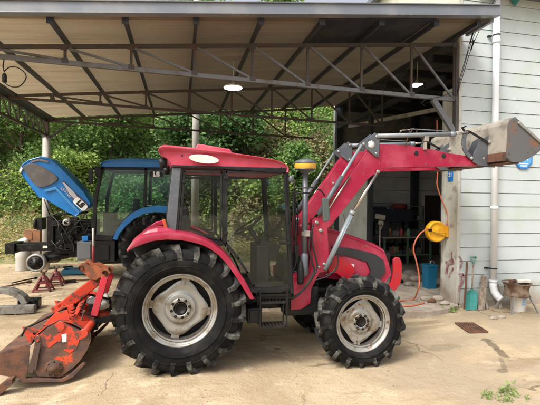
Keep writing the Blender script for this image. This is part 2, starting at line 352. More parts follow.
# ground: packed sandy dirt
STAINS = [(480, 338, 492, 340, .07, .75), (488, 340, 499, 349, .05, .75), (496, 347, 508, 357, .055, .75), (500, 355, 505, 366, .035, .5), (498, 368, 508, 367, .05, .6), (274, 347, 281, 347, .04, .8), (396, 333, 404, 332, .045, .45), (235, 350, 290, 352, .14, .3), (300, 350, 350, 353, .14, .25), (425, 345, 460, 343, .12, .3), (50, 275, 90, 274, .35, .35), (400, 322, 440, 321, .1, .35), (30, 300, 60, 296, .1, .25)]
def ground_mat():
    m = bpy.data.materials.new('packed_sandy_dirt'); m.use_nodes = True; t = m.node_tree; N = t.nodes; L = t.links; b = N['Principled BSDF']
    b.inputs['Roughness'].default_value = .95; b.inputs['Specular IOR Level'].default_value = .15
    tc = N.new('ShaderNodeTexCoord'); P = tc.outputs['Object']
    def nz(sc, dt=6, v=P, ro=.6):
        n = N.new('ShaderNodeTexNoise'); n.inputs['Scale'].default_value = sc; n.inputs['Detail'].default_value = dt; n.inputs['Roughness'].default_value = ro; L.new(v, n.inputs['Vector']); return n.outputs['Fac']
    def rng(f, a, b_, c=0, d=1):
        r = N.new('ShaderNodeMapRange'); r.interpolation_type = 'SMOOTHSTEP'; r.inputs[1].default_value = a; r.inputs[2].default_value = b_; r.inputs[3].default_value = c; r.inputs[4].default_value = d; L.new(f, r.inputs[0]); return r.outputs[0]
    def mix(f, a, b_, mode='MIX'):
        x = N.new('ShaderNodeMix'); x.data_type = 'RGBA'; x.blend_type = mode
        L.new(f, x.inputs['Factor']) if not isinstance(f, float) else setattr(x.inputs['Factor'], 'default_value', f)
        for s, q in (('A', a), ('B', b_)):
            if isinstance(q, tuple): x.inputs[s].default_value = (*q, 1)
            else: L.new(q, x.inputs[s])
        return x.outputs['Result']
    base = mix(rng(nz(.8), .36, .64), (.37, .28, .175), (.48, .38, .245))
    mp = N.new('ShaderNodeMapping'); mp.inputs['Scale'].default_value = (.35, 1.6, 1); mp.inputs['Rotation'].default_value = (0, 0, .12); L.new(P, mp.inputs[0])
    base = mix(rng(nz(1.7, 7, mp.outputs[0]), .50, .66), base, (.29, .215, .135))      # dragged, damp darker streaks
    base = mix(rng(nz(3.1, 8), .55, .70), base, (.52, .435, .30))
    base = mix(rng(nz(38, 5), .58, .72), base, (.24, .175, .11))
    base = mix(rng(nz(120, 3), .62, .74), base, (.55, .47, .33))
    # pebble speckle
    vo = N.new('ShaderNodeTexVoronoi'); vo.inputs['Scale'].default_value = 28; L.new(P, vo.inputs['Vector'])
    base = mix(rng(vo.outputs['Distance'], .03, .10, .55, 0), base, (.20, .15, .10))
    # oil stains
    base = mix(rng(nz(1.25, 4), .66, .74, 0, .5), base, (.15, .11, .075))
    # worn concrete showing through on the right, with hairline cracks
    sx = N.new('ShaderNodeSeparateXYZ'); L.new(P, sx.inputs[0])
    def mul(a, c):
        x = N.new('ShaderNodeMath'); x.operation = 'MULTIPLY'; L.new(a, x.inputs[0]); L.new(c, x.inputs[1]) if not isinstance(c, float) else setattr(x.inputs[1], 'default_value', c); return x.outputs[0]
    cm = mul(rng(sx.outputs[0], 1.2, 3.2), rng(nz(1.1, 6), .38, .56, 0, .75))
    base = mix(cm, base, (.345, .28, .195))
    nv = N.new('ShaderNodeTexNoise'); nv.inputs['Scale'].default_value = 1.6; nv.inputs['Detail'].default_value = 5; L.new(P, nv.inputs['Vector'])
    wv = N.new('ShaderNodeVectorMath'); wv.operation = 'MULTIPLY_ADD'; wv.inputs[1].default_value = (1.3, 1.3, 0); L.new(nv.outputs['Color'], wv.inputs[0]); L.new(P, wv.inputs[2])
    vc = N.new('ShaderNodeTexVoronoi'); vc.feature = 'DISTANCE_TO_EDGE'; vc.inputs['Scale'].default_value = .42; L.new(wv.outputs[0], vc.inputs['Vector'])
    ck = mul(rng(vc.outputs['Distance'], .002, .009, 1, 0), rng(nz(.9, 3), .45, .6, 0, .75))
    base = mix(ck, base, (.13, .10, .07))
    # damp stains, each with its own place and outline
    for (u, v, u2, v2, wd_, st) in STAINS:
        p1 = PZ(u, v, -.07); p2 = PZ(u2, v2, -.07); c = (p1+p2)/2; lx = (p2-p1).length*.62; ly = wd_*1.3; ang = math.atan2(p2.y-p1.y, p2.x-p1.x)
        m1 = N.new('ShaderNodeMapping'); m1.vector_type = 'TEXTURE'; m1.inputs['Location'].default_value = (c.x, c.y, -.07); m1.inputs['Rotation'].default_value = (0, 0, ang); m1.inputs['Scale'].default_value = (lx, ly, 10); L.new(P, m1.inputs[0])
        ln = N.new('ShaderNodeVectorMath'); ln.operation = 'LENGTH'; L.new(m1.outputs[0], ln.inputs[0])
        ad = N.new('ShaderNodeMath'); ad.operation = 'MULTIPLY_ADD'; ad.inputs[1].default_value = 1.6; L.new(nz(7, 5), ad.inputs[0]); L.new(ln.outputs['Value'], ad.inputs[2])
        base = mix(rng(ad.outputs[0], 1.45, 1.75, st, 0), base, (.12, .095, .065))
    L.new(base, b.inputs['Base Color'])
    h = N.new('ShaderNodeMath'); h.operation = 'MULTIPLY_ADD'; h.inputs[1].default_value = .35; L.new(nz(45, 8), h.inputs[0]); L.new(nz(6, 8), h.inputs[2])
    bp = N.new('ShaderNodeBump'); bp.inputs['Strength'].default_value = .75; bp.inputs['Distance'].default_value = .035; L.new(h.outputs[0], bp.inputs['Height']); L.new(bp.outputs[0], b.inputs['Normal'])
    return m
GROUND = ground_mat()

def sheet_mat():
    m = bpy.data.materials.new('translucent_tan_roof_sheet'); m.use_nodes = True; t = m.node_tree; N = t.nodes; L = t.links; N.clear()
    o = N.new('ShaderNodeOutputMaterial'); tc = N.new('ShaderNodeTexCoord')
    mp = N.new('ShaderNodeMapping'); mp.inputs['Scale'].default_value = (.35, 2.2, 1); L.new(tc.outputs['Object'], mp.inputs[0])
    n = N.new('ShaderNodeTexNoise'); n.inputs['Scale'].default_value = 2.2; n.inputs['Detail'].default_value = 7; L.new(mp.outputs[0], n.inputs['Vector'])
    cr = N.new('ShaderNodeValToRGB'); cr.color_ramp.elements[0].position = .32; cr.color_ramp.elements[0].color = (.29, .22, .13, 1); cr.color_ramp.elements[1].position = .7; cr.color_ramp.elements[1].color = (.49, .395, .245, 1)
    L.new(n.outputs['Fac'], cr.inputs[0])
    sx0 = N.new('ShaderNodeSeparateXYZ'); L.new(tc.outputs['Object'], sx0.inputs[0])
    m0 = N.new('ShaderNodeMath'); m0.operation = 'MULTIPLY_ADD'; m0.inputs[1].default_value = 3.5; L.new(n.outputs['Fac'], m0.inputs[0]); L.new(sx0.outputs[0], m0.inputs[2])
    r0 = N.new('ShaderNodeMapRange'); r0.inputs[1].default_value = 1.4; r0.inputs[2].default_value = 5.6; r0.inputs[3].default_value = 0; r0.inputs[4].default_value = .82; L.new(m0.outputs[0], r0.inputs[0])  # sheet colour darkens towards the house, broken up by noise
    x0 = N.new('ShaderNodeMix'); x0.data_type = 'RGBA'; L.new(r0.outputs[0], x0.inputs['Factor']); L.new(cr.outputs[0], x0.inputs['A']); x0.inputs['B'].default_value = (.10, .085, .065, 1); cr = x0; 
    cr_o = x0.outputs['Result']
    d = N.new('ShaderNodeBsdfDiffuse'); tr = N.new('ShaderNodeBsdfTranslucent'); L.new(cr_o, d.inputs[0]); L.new(cr_o, tr.inputs[0])
    # translucency falls off towards the house
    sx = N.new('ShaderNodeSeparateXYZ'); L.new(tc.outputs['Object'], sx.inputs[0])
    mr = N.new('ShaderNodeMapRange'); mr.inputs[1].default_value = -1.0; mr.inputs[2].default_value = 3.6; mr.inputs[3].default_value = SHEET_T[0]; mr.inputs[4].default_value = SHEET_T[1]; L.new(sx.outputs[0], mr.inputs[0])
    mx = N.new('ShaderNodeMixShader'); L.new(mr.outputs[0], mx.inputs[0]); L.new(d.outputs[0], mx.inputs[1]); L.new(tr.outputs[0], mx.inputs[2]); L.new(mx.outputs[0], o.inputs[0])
    return m
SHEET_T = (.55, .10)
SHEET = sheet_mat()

# ------------------------------------------------------------------ ground
def build_ground():
    xs = [-300, -120, -50, -20] + [-8+.16*i for i in range(0, 132)] + [16, 40, 120, 300]
    ys = [-40, -12, -3] + [0.4+.16*i for i in range(0, 84)] + [15, 20, 60, 400]
    b = MB(); g = [[b.bm.verts.new((x, y, ground_z(x, y) + (.010*noise.noise(Vector((x*2.3, y*2.3, 1))) if abs(x) < 12 and y > 0 and y < 14 else 0)*smooth(.3, 1.2, abs(y-5.2)+max(0, abs(x-1)-1.2)))) for y in ys] for x in xs]
    for i in range(len(xs)-1):
        for j in range(len(ys)-1): b.bm.faces.new((g[i][j], g[i+1][j], g[i+1][j+1], g[i][j+1]))
    o = b.add('dirt_yard', GROUND, smooth=True); tag(o, kind='structure')
build_ground()

def hill_z(x, y):
    t = y - 13.0 - .5*noise.noise(Vector((x*.3, 0, 5)))
    if t < 0: return ground_z(x, y)-.05
    z = .32*min(t, 2.2) + 1.15*max(0, min(t-2.2, 6)) + .35*max(0, t-8.2)
    return z + .35*noise.noise(Vector((x*.45, y*.45, 9)))*min(1, t)
b = MB()
xs = [-40+1.0*i for i in range(0, 75)]; ys = [12.6+.6*i for i in range(0, 52)]
g = [[b.bm.verts.new((x, y, hill_z(x, y))) for y in ys] for x in xs]
for i in range(len(xs)-1):
    for j in range(len(ys)-1): b.bm.faces.new((g[i][j], g[i+1][j], g[i+1][j+1], g[i][j+1]))
HILLM = mat('grassy_soil', (.16, .15, .06), .95, 0, (.26, .22, .10), 1.5, .4, .6, .6, 10, (.08, .12, .03), 3, .45, .6)
tag(b.add('hill', HILLM, smooth=True), kind='structure')

# leaves as small folded faces
def leaf(bm, p, s, n=None):
    d = Vector((random.gauss(0, 1), random.gauss(0, 1), random.gauss(0, .6))).normalized()
    a = V(random.gauss(0, 1), random.gauss(0, 1), random.gauss(0, 1)+.6).normalized()
    sd_ = d.cross(a).normalized()*s*.36; d = d*s; nn = sd_.cross(d).normalized()*s*.12
    q = [bm.verts.new(p), bm.verts.new(p+d*.45+sd_+nn), bm.verts.new(p+d), bm.verts.new(p+d*.45-sd_+nn)]
    bm.faces.new(q)
def crown_mesh(cx, cy, z0, z1, rx, ry, n, s, mt, name, parent, lobes=14):
    b = MB(); L_ = []
    for i in range(lobes):
        a = random.uniform(0, 2*PI); t = random.random()
        r = math.sqrt(random.random())*.75
        hh = z0+(z1-z0)*(.15+.75*t)
        wd = 1-.55*abs(t-.4)
        L_.append((V(cx+rx*r*math.cos(a)*wd, cy+ry*r*math.sin(a)*wd, hh), random.uniform(.28, .5)*min(rx, (z1-z0)*.6)))
    for i in range(n):
        c, r = random.choice(L_)
        d = Vector((random.gauss(0, 1), random.gauss(0, 1), random.gauss(0, .8))).normalized()*r*(random.random()**.45)*random.uniform(.75, 1.15)
        leaf(b.bm, c+d, s*random.uniform(.6, 1.35))
    return b.add(name, mt, parent)
def tree(x, y, h, rx, n, s, mt, label, name='broadleaf_tree', cat='tree', trunk=.11, bare=.1, ry=None):
    z = hill_z(x, y)-.1
    t = thing(name, (x, y, z), label, cat)
    tb = MB(); top = z+h*.85; pth = []; wob = random.uniform(-.4, .4)
    for i in range(7):
        k = i/6; pth.append(V(x+wob*k*k+.06*random.uniform(-1, 1), y+.1*math.sin(k*3), z+(top-z)*k))
    tb.tube(pth, [trunk*(1-.75*i/6) for i in range(7)], 8)
    for i in range(7):
        k = random.uniform(.35, .85); p = pth[int(k*6)]; a = random.uniform(0, 2*PI); l = rx*random.uniform(.5, .8)
        q = p+V(math.cos(a)*l, math.sin(a)*l, l*.8); tb.tube([p, (p+q)/2+V(0, 0, .1), q], [trunk*.35, trunk*.25, trunk*.1], 5)
    tb.add('trunk', BARK, t)
    crown_mesh(x+wob*.6, y, z+h*bare, z+h, rx, ry or rx*.8, n, s, mt, 'crown', t, lobes=18)
    return t
def hillcover():
    for nm, mt, n, s, x0, x1, y0, y1, thick, cond in (
        ('hillside_undergrowth', LEAF_M, 95000, .135, -16, 10.5, 15.3, 24, .55, None),
        ('hillside_vines', LEAF_Y, 40000, .125, -16, 9, 15.2, 22.5, .7, 1),
        ('dry_hillside_brush', LEAF_B, 16000, .17, .2, 6.5, 14.4, 21, .7, 2),
        ('slope_grass', LEAF_DRY, 24000, .07, -14, 4, 13.0, 15.6, .10, None)):
        b = MB(); k = 0
        while k < n:
            x = random.uniform(x0, x1); y = random.uniform(y0, y1)
            d = noise.noise(Vector((x*.55, y*.55, 20 if cond != 1 else 40)))
            if cond and d < .0: continue
            z = hill_z(x, y)
            leaf(b.bm, V(x, y, z+random.random()*thick*(1+1.6*max(0, d+.2))), s*random.uniform(.5, 1.4)); k += 1
        tag(b.add(nm, mt), kind='stuff')
        
# ------------------------------------------------------------------ canopy (lean-to)
Y1, Y2, Y3, YF = 6.5, 9.2, 11.7, 5.7
XW = 4.95; XL = -3.45
XI = [XL, -2.6, -1.676, -.747, .197, 1.125, 2.06, 3.035, 3.99, 4.86]
def ztop(x): return 4.03+.097*(x+2.52)
def zbot(x): return 3.888 - .0203*(x+2.38)
def build_canopy():
    T = thing('lean_to_canopy', (XL, Y1, 0), 'open metal lean-to canopy with tan translucent roof sheets and rusty trusses beside the mint house', 'canopy')
    # corrugated sheet, ridges run along the slope in X
    b = MB(); ys = [YF-.02+.055*i for i in range(int((Y3+.5-YF)/.055)+1)]
    xs = [XL-.25, -2.0, -.5, 1.0, 2.6, 4.0, XW+.02]
    g = [[b.bm.verts.new((x, y, ztop(x)+.155+(.010 if j % 2 else 0))) for j, y in enumerate(ys)] for x in xs]
    for i in range(len(xs)-1):
        for j in range(len(ys)-1): b.bm.faces.new((g[i][j], g[i+1][j], g[i+1][j+1], g[i][j+1]))
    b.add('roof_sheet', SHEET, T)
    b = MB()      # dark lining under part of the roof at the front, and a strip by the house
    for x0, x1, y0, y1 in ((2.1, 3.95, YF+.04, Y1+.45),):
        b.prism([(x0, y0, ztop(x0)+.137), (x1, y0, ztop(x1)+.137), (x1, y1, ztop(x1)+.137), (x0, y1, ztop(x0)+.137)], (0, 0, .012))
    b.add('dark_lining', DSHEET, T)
    b = MB(); xa, xb = XL-.3, 5.06      # fascia, a folded sheet
    b.prism([(xa, YF-.05, ztop(xa)+.115), (xb, YF-.05, ztop(xb)+.165), (xb, YF-.05, ztop(xb)+.315), (xa, YF-.05, ztop(xa)+.25)], (0, .022, 0))
    b.prism([(xa, YF-.075, ztop(xa)+.25), (xb, YF-.075, ztop(xb)+.315), (xb, YF+.2, ztop(xb)+.315), (xa, YF+.2, ztop(xa)+.25)], (0, 0, .016))
    b.prism([(xa, YF-.065, ztop(xa)+.10), (xb, YF-.065, ztop(xb)+.15), (xb, YF+.06, ztop(xb)+.15), (xa, YF+.06, ztop(xa)+.10)], (0, 0, .014))
    b.prism([(XW+.025, YF+.06, ztop(XW)+.10), (XW+.085, YF+.06, ztop(XW)+.10), (XW+.085, Y1-.13, ztop(XW)+.10), (XW+.025, Y1-.13, ztop(XW)+.10)], (0, 0, .2))
    b.prism([(xa, YF-.03, ztop(xa)+.10), (xa+.02, YF-.03, ztop(xa)+.10), (xa+.02, Y3+.5, ztop(xa)+.10), (xa, Y3+.5, ztop(xa)+.10)], (0, 0, .12))
    b.add('fascia', FASCIA, T, bevel=.004)
    for x in XI[:-1]+[4.78]:
        b = MB(); b.box(x-.022, x+.022, YF+.10, Y3+.4, ztop(x)+.055, ztop(x)+.135)
        b.box(x-.045, x+.045, YF+.085, YF+.10, ztop(x)+.04, ztop(x)+.14); b.add('purlin', PURLIN, T)
    for k, Y in enumerate((Y1, Y2, Y3)):
        xr = 4.86 if k < 2 else 3.9
        tr = MB(); x0 = XL
        tr.bar((x0, Y, ztop(x0)), (xr, Y, ztop(xr)), .05, .055)
        o = tr.add('truss', TRUSS, T)
        tr = MB(); tr.bar((x0+.02, Y, zbot(x0)), (xr, Y, zbot(xr)), .055, .07 if k == 0 else .05)
        tr.add('bottom_chord', TRUSSL if k == 0 else TRUSS, o, bevel=.006)
        X_ = [x for x in XI if x <= xr]
        for i, x in enumerate(X_):
            v = MB(); zt, zb = ztop(x)-.01, zbot(x)+.02
            if zt-zb > .04: v.bar((x, Y+.004, zb), (x, Y+.004, zt), .036, .036, (1, 0, 0))
            v.box(x-.055, x+.04, Y-.033, Y-.027, zt-.055, zt+.03); v.box(x-.04, x+.05, Y-.036, Y-.030, zb-.03, zb+.04)
            v.add('web_post', TRUSS, o)
            if i+1 < len(X_) and i >= 1:
                x2 = X_[i+1]; v = MB(); v.bar((x+.05, Y-.004, zt-.02), (x2-.04, Y-.004, zbot(x2)+.04), .032, .034); v.add('web_diagonal', TRUSS if k else TRUSSL, o)
    # side truss on the low edge
    s = MB(); zl = ztop(XL)
    s.bar((XL, YF+.1, zl-.02), (XL, Y3+.1, zl-.02), .07, .09, (1, 0, 0)); s.bar((XL+.16, YF+.1, zl+.02), (XL+.16, Y3+.3, zl+.02), .05, .07, (1, 0, 0))
    o = s.add('side_truss', PURLIN, T)
    s = MB(); zb = zl-.42; s.bar((XL, YF+.2, zb), (XL, Y3, zb), .05, .055, (1, 0, 0)); s.add('bottom_chord', TRUSS, o)
    n = 12; s = MB()
    for i in range(n):
        ya = YF+.3+(Y3-YF-.3)*i/n; yb = YF+.3+(Y3-YF-.3)*(i+1)/n
        s.bar((XL, ya, zb), (XL, ya, zl), .03, .03, (1, 0, 0)); s.bar((XL+.003, ya, zl), (XL+.003, yb, zb), .028, .028, (1, 0, 0))
    s.add('web', TRUSS, o)
    # posts
    for Y in (Y3, Y1):
        s = MB(); s.tube([(XL, Y, ground_z(XL, Y)-.1), (XL, Y, zb-.02)], .095, 18)
        p = s.add('post', POLE, T)
        s = MB(); s.box(XL-.11, XL+.11, Y-.11, Y+.11, zb-.03, zb-.012); s.box(XL-.05, XL+.05, Y-.05, Y+.05, zb-.012, zl-.06); s.add('cap_plate', TRUSS, p)
    s = MB(); s.bar((XL+.06, Y3, zb-.05), (XL+.62, Y3, zbot(XL+.6)-.02), .05, .05); s.add('knee_brace', TRUSS, T)
    # knee brace by the house
    p0 = PY(433, 102, Y1); p1 = PY(457, 132, Y1)
    s = MB(); s.bar((p0.x, Y1-.0, zbot(p0.x)-.03), (min(p1.x, 4.86), Y1, p1.z), .07, .10); s.add('knee_brace', TRUSSL, T, bevel=.006)
    s = MB(); s.box(4.865, 4.93, Y1-.045, Y1+.045, 2.55, ztop(4.9)-.04); s.add('wall_post', TRUSS, T)
    # hanging black wire loop at the upper left
    s = MB(); c = PY(14, 77, Y1-.1); pts = [V(c.x+.155*math.cos(a), Y1-.1+.02*math.sin(3*a), c.z+.14*math.sin(a)) for a in [2.6-.25*i for i in range(22)]]
    s.tube(pts, .008, 6); s.tube([pts[0], PY(3, 66, Y1-.1), PY(4, 60, Y1)], .008, 6)
    q = PY(4.5, 78, Y1-.1); s.lathe([(0, -.07), (.028, -.06), (.03, .04), (.012, .07), (0, .075)], q, (0, 0, 1), 12)
    w_ = s.add('hanging_wire_loop', CABLE, origin=c); tag(w_, 'loop of black wire with a plug hanging from the upper left canopy truss', 'cable')
build_canopy()

for nm, (u, v, Y, r), lab in (('ceiling_lamp', (233, 88.3, 7.6, .17), 'round white lamp hanging under the tan canopy roof'), ('ceiling_lamp', (417, 85.5, 8.1, .13), 'round white lamp inside the dark garage roof')):
    p = PY(u, v, Y); t = thing(nm, p, lab, 'lamp', 'round white ceiling lamps')
    b = MB(); b.lathe([(0, .0), (r, .0), (r, .012)], p, (0, 0, 1), 28); b.add('lens', GLOW, t)
    b = MB(); b.lathe([(r, .012), (r+.012, .014), (r*.9, .05), (.05, .07), (.03, .12), (0, .12)], p, (0, 0, 1), 28); b.tube([p+V(0, 0, .1), V(p.x, p.y, ztop(min(p.x, 4.8))+.14 if p.x < XW else 5.3)], .008, 6); b.add('housing', WHITE, t)

# ------------------------------------------------------------------ house with open garage
def siding(b, x0, x1, z0, z1, y, pitch=.252, dy=.014):
    z = z0; zs = []
    while z < z1:
        zt = min(z+pitch, z1)
        b.prism([(x0, y-dy, z+.009), (x0, y-.004, zt), (x0, y+.02, zt), (x0, y+.02, z+.009)], (x1-x0, 0, 0))
        z = zt
def build_house():
    T = thing('house', (XW, Y1, 0), 'pale mint house with horizontal siding and an open dark garage under the canopy', 'house')
    b = MB(); siding(b, XW+.05, 12.5, .03, 7.0, Y1); b.add('siding_wall', MINT, T)
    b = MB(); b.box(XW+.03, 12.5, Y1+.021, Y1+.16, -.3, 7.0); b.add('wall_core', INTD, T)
    b = MB(); b.box(XW+.02, 12.5, Y1-.03, Y1+.02, -.4, .035); b.add('plinth', CONC, T, bevel=.006)
    b = MB(); b.box(XW-.012, XW+.05, Y1-.03, Y1+.03, -.1, 7.0); b.box(XW-.012, XW+.01, Y1+.03, Y1+.33, -.1, 4.0); b.add('corner_trim', TRIM, T, bevel=.004)
    b = MB(); b.box(XW-.025, XW+.03, Y1+.33, Y1+.42, -.05, 4.0); b.add('door_jamb', TRIM, T, bevel=.004)
    # cream wall above the canopy roof, with vertical seams
    b = MB(); yy = Y1+.03; 
    while yy < 12.6: b.box(XW-.01, XW+.02, yy, min(yy+.43, 12.7), ztop(XW)+.18, 7.0); yy += .44
    b.add('upper_wall', CREAM, T)
    b = MB(); b.box(XW-.2, 12.7, Y1-.25, 13.0, 7.0, 7.12); b.add('roof', FASCIA, T)
    # garage interior
    b = MB(); z = 0
    while z < 3.4: b.prism([(XW+.02, 12.5, z+.008), (XW+.02, 12.508, z+.44), (XW+.02, 12.55, z+.44), (XW+.02, 12.55, z+.008)], (12.5-XW, 0, 0)); z += .45
    b.add('interior_panelling', INT, T)
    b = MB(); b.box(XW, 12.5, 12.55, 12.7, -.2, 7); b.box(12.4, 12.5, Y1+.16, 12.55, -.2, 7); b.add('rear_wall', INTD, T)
    b = MB(); b.box(XW+.03, 12.4, 12.42, 12.49, 3.35, 5.5); b.add('shaded_upper_wall', INTD, T)  # shade on the upper back wall, put in as a darker wall colour
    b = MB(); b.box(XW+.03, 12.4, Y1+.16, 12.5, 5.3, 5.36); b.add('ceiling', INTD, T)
    for i in range(6):
        b = MB(); yy = 7.4+i*.95; b.box(XW+.1, 12.3, yy, yy+.07, 4.75, 4.9); b.add('ceiling_beam', PURLIN, T)
    for x, y, wd in ((7.66, 12.2, .22), (XW+.06, 12.35, .2), (XW+.06, 10.1, .09)):
        b = MB(); b.box(x-wd/2, x+wd/2, y-.08, y+.08, -.05, 5.3 if wd > .1 else 4.6); b.add('steel_column', PURLIN, T)
    b = MB(); b.box(XW-.03, XW+.05, Y1+.43, 12.4, 4.2, 4.32); b.add('lintel', PURLIN, T)
    p0 = PY(340, 126, 12.0); p1 = PY(437, 109.5, 9.0)
    b = MB(); b.bar((p0.x+.3, 12.0, p0.z), (p1.x, 9.0, p1.z), .06, .10); b.add('pale_rafter', TRIM, T)
    b = MB(); b.box(XW+.06, XW+.12, 10.3, 12.3, -.1, 3.4); b.add('side_panelling', INT, T)
    # inner door
    a = PY(423, 193, 12.4); c = PY(441, 193, 12.4)
    b = MB(); b.box(a.x, a.x+.07, 12.40, 12.46, 0, a.z); b.box(c.x, c.x+.07, 12.40, 12.46, 0, a.z); b.box(a.x+.07, c.x, 12.402, 12.46, a.z-.07, a.z); fr = b.add('door_frame', WHITE, T)
    b = MB(); b.box(a.x+.08, c.x-.01, 12.43, 12.47, 0, a.z-.075); b.add('inner_door', mat('brown_door', (.05, .035, .028), .6), fr)
    b = MB(); b.box(XW+.01, 12.4, Y1+.17, 12.5, -.3, .02); b.add('garage_floor', CONCD, T)
    # soffit piece on the upper right
    p = PY(500, 1, Y1-.2); b = MB(); b.box(p.x-.35, 11, Y1-.42, Y1-.02, 5.72, 5.86); b.add('window_hood', DGREY, T)
    p = PY(517, 3, Y1-.1); b = MB(); b.prism([(p.x-.12, Y1-.1, 5.72), (p.x+.1, Y1-.1, 5.72), (p.x-.02, Y1-.1, 5.55)], (0, .05, 0)); b.add('bracket', TEAL, T)
    # downpipe
    xp = PY(495, 150, Y1-.11).x; b = MB(); b.tube([(xp, Y1-.11, .32), (xp, Y1-.11, 7.0)], .058, 20)
    d = b.add('downpipe', PIPE, T)
    b = MB(); b.tube([(xp, Y1-.11, .42), (xp, Y1-.11, .33), (xp+.01, Y1-.125, .24), (xp+.03, Y1-.17, .17), (xp+.06, Y1-.235, .12)], .067, 20, caps=False)
    b.tube([(xp+.045, Y1-.205, .145), (xp+.064, Y1-.24, .115)], .073, 20, caps=False); b.tube([(xp, Y1-.11, .40), (xp, Y1-.11, .45)], .072, 20)
    e = b.add('elbow', PIPE, d); so_ = e.modifiers.new('s', 'SOLIDIFY'); so_.thickness = .006
    for z in (1.78, 4.83):
        b = MB(); b.lathe([(.06, -.03), (.068, -.028), (.068, .028), (.06, .03)], (xp, Y1-.11, z), (0, 0, 1), 20); b.add('collar', PIPE, d)
    for z in (.66, 4.95):
        b = MB(); b.lathe([(.062, -.01), (.066, -.01), (.066, .01), (.062, .01)], (xp, Y1-.11, z), (0, 0, 1), 20); b.box(xp-.12, xp-.05, Y1-.06, Y1-.01, z-.012, z+.012); b.add('pipe_bracket', BLACK, d)
    # concrete apron
    return T
build_house()
b = MB()
pts = [PZ(u, v, .0) for u, v in ((398, 311), (424, 313), (447, 309.5), (450, 304), (452, 285))]
xa = pts[0].x
out = [(xa, pts[0].y), (pts[1].x, pts[1].y), (pts[2].x, pts[2].y), (XW-.03, Y1-.12), (XW-.03, Y1+.4), (XW+.008, Y1+.4), (XW+.008, 12.4), (xa+.6, 12.4), (xa+.15, 8.5)]
b.prism([(x, y, -.2) for x, y in out], (0, 0, .225)); o = b.add('concrete_apron', CONC, bevel=.02); tag(o, kind='structure')

# ------------------------------------------------------------------ wheels
def tyre(b, c, R, rr, wd, nl, lug_h, sgn, dirn=1, dark=0, dust=1):
    Rc_ = R-lug_h; hw = wd/2
    prof = [(rr+.004, hw*.62), (rr+.022, hw*.80), (rr+.3*(Rc_-rr), hw*1.0), (rr+.62*(Rc_-rr), hw*1.02), (rr+.86*(Rc_-rr), hw*.93), (Rc_-.004, hw*.78), (Rc_+.004, hw*.4), (Rc_+.006, 0)]
    full = prof + [(r, -h) for r, h in reversed(prof[:-1])]
    b.mi = dark; b.lathe(full, c, (0, 1, 0), 72)
    for q in (.36, .66):      # moulded rings
        r0 = rr+q*(Rc_-rr); b.lathe([(r0-.006, hw*1.0), (r0, hw*1.0+.012), (r0+.006, hw*1.0)], c, (0, -1, 0), 60); b.lathe([(r0-.006, hw*1.0), (r0, hw*1.0+.012), (r0+.006, hw*1.0)], c, (0, 1, 0), 60)
    b.mi = dust
    def prf(t):      # radius, lateral at t along the tread section 0 centre .. 1 shoulder .. 1.35 down the side wall
        if t <= 1: return Rc_+.003-.004*t*t, hw*.95*t*.92
        k = (t-1)/.35; return Rc_-.005-k*.36*(Rc_-rr), hw*(.885+.14*min(1, k*1.4))
    for side in (-1, 1):
        for i in range(nl):
            ph0 = 2*PI*(i+(.5 if side > 0 else 0))/nl
            rings = []
            for t in (-.04, .25, .6, .95, 1.15, 1.35):
                r, h = prf(abs(t)); tt = min(t, 1.1)
                ph = ph0+dirn*(.62*tt*(wd/(2*R)))*1.5
                hh = lug_h*(1 if t < .9 else (.98 if t < 1 else (.55 if t < 1.2 else .12)))
                hb = .25*2*PI/nl/2*(1.0+.3*abs(tt)); hb2 = hb*.62
                ring = []
                for dp, dh in ((-hb, -.012), (hb, -.012), (hb2, hh), (-hb2, hh)):
                    rad = r+dh; lat = h*side
                    if t > 1 and dh > 0: rad = r+hh*.5; lat = side*(h+hh*.55)
                    a = ph+dp; ring.append(V(c[0]+math.sin(a)*rad, c[1]+lat, c[2]+math.cos(a)*rad))
                rings.append(ring)
            b.loft(rings)
    b.mi = 0
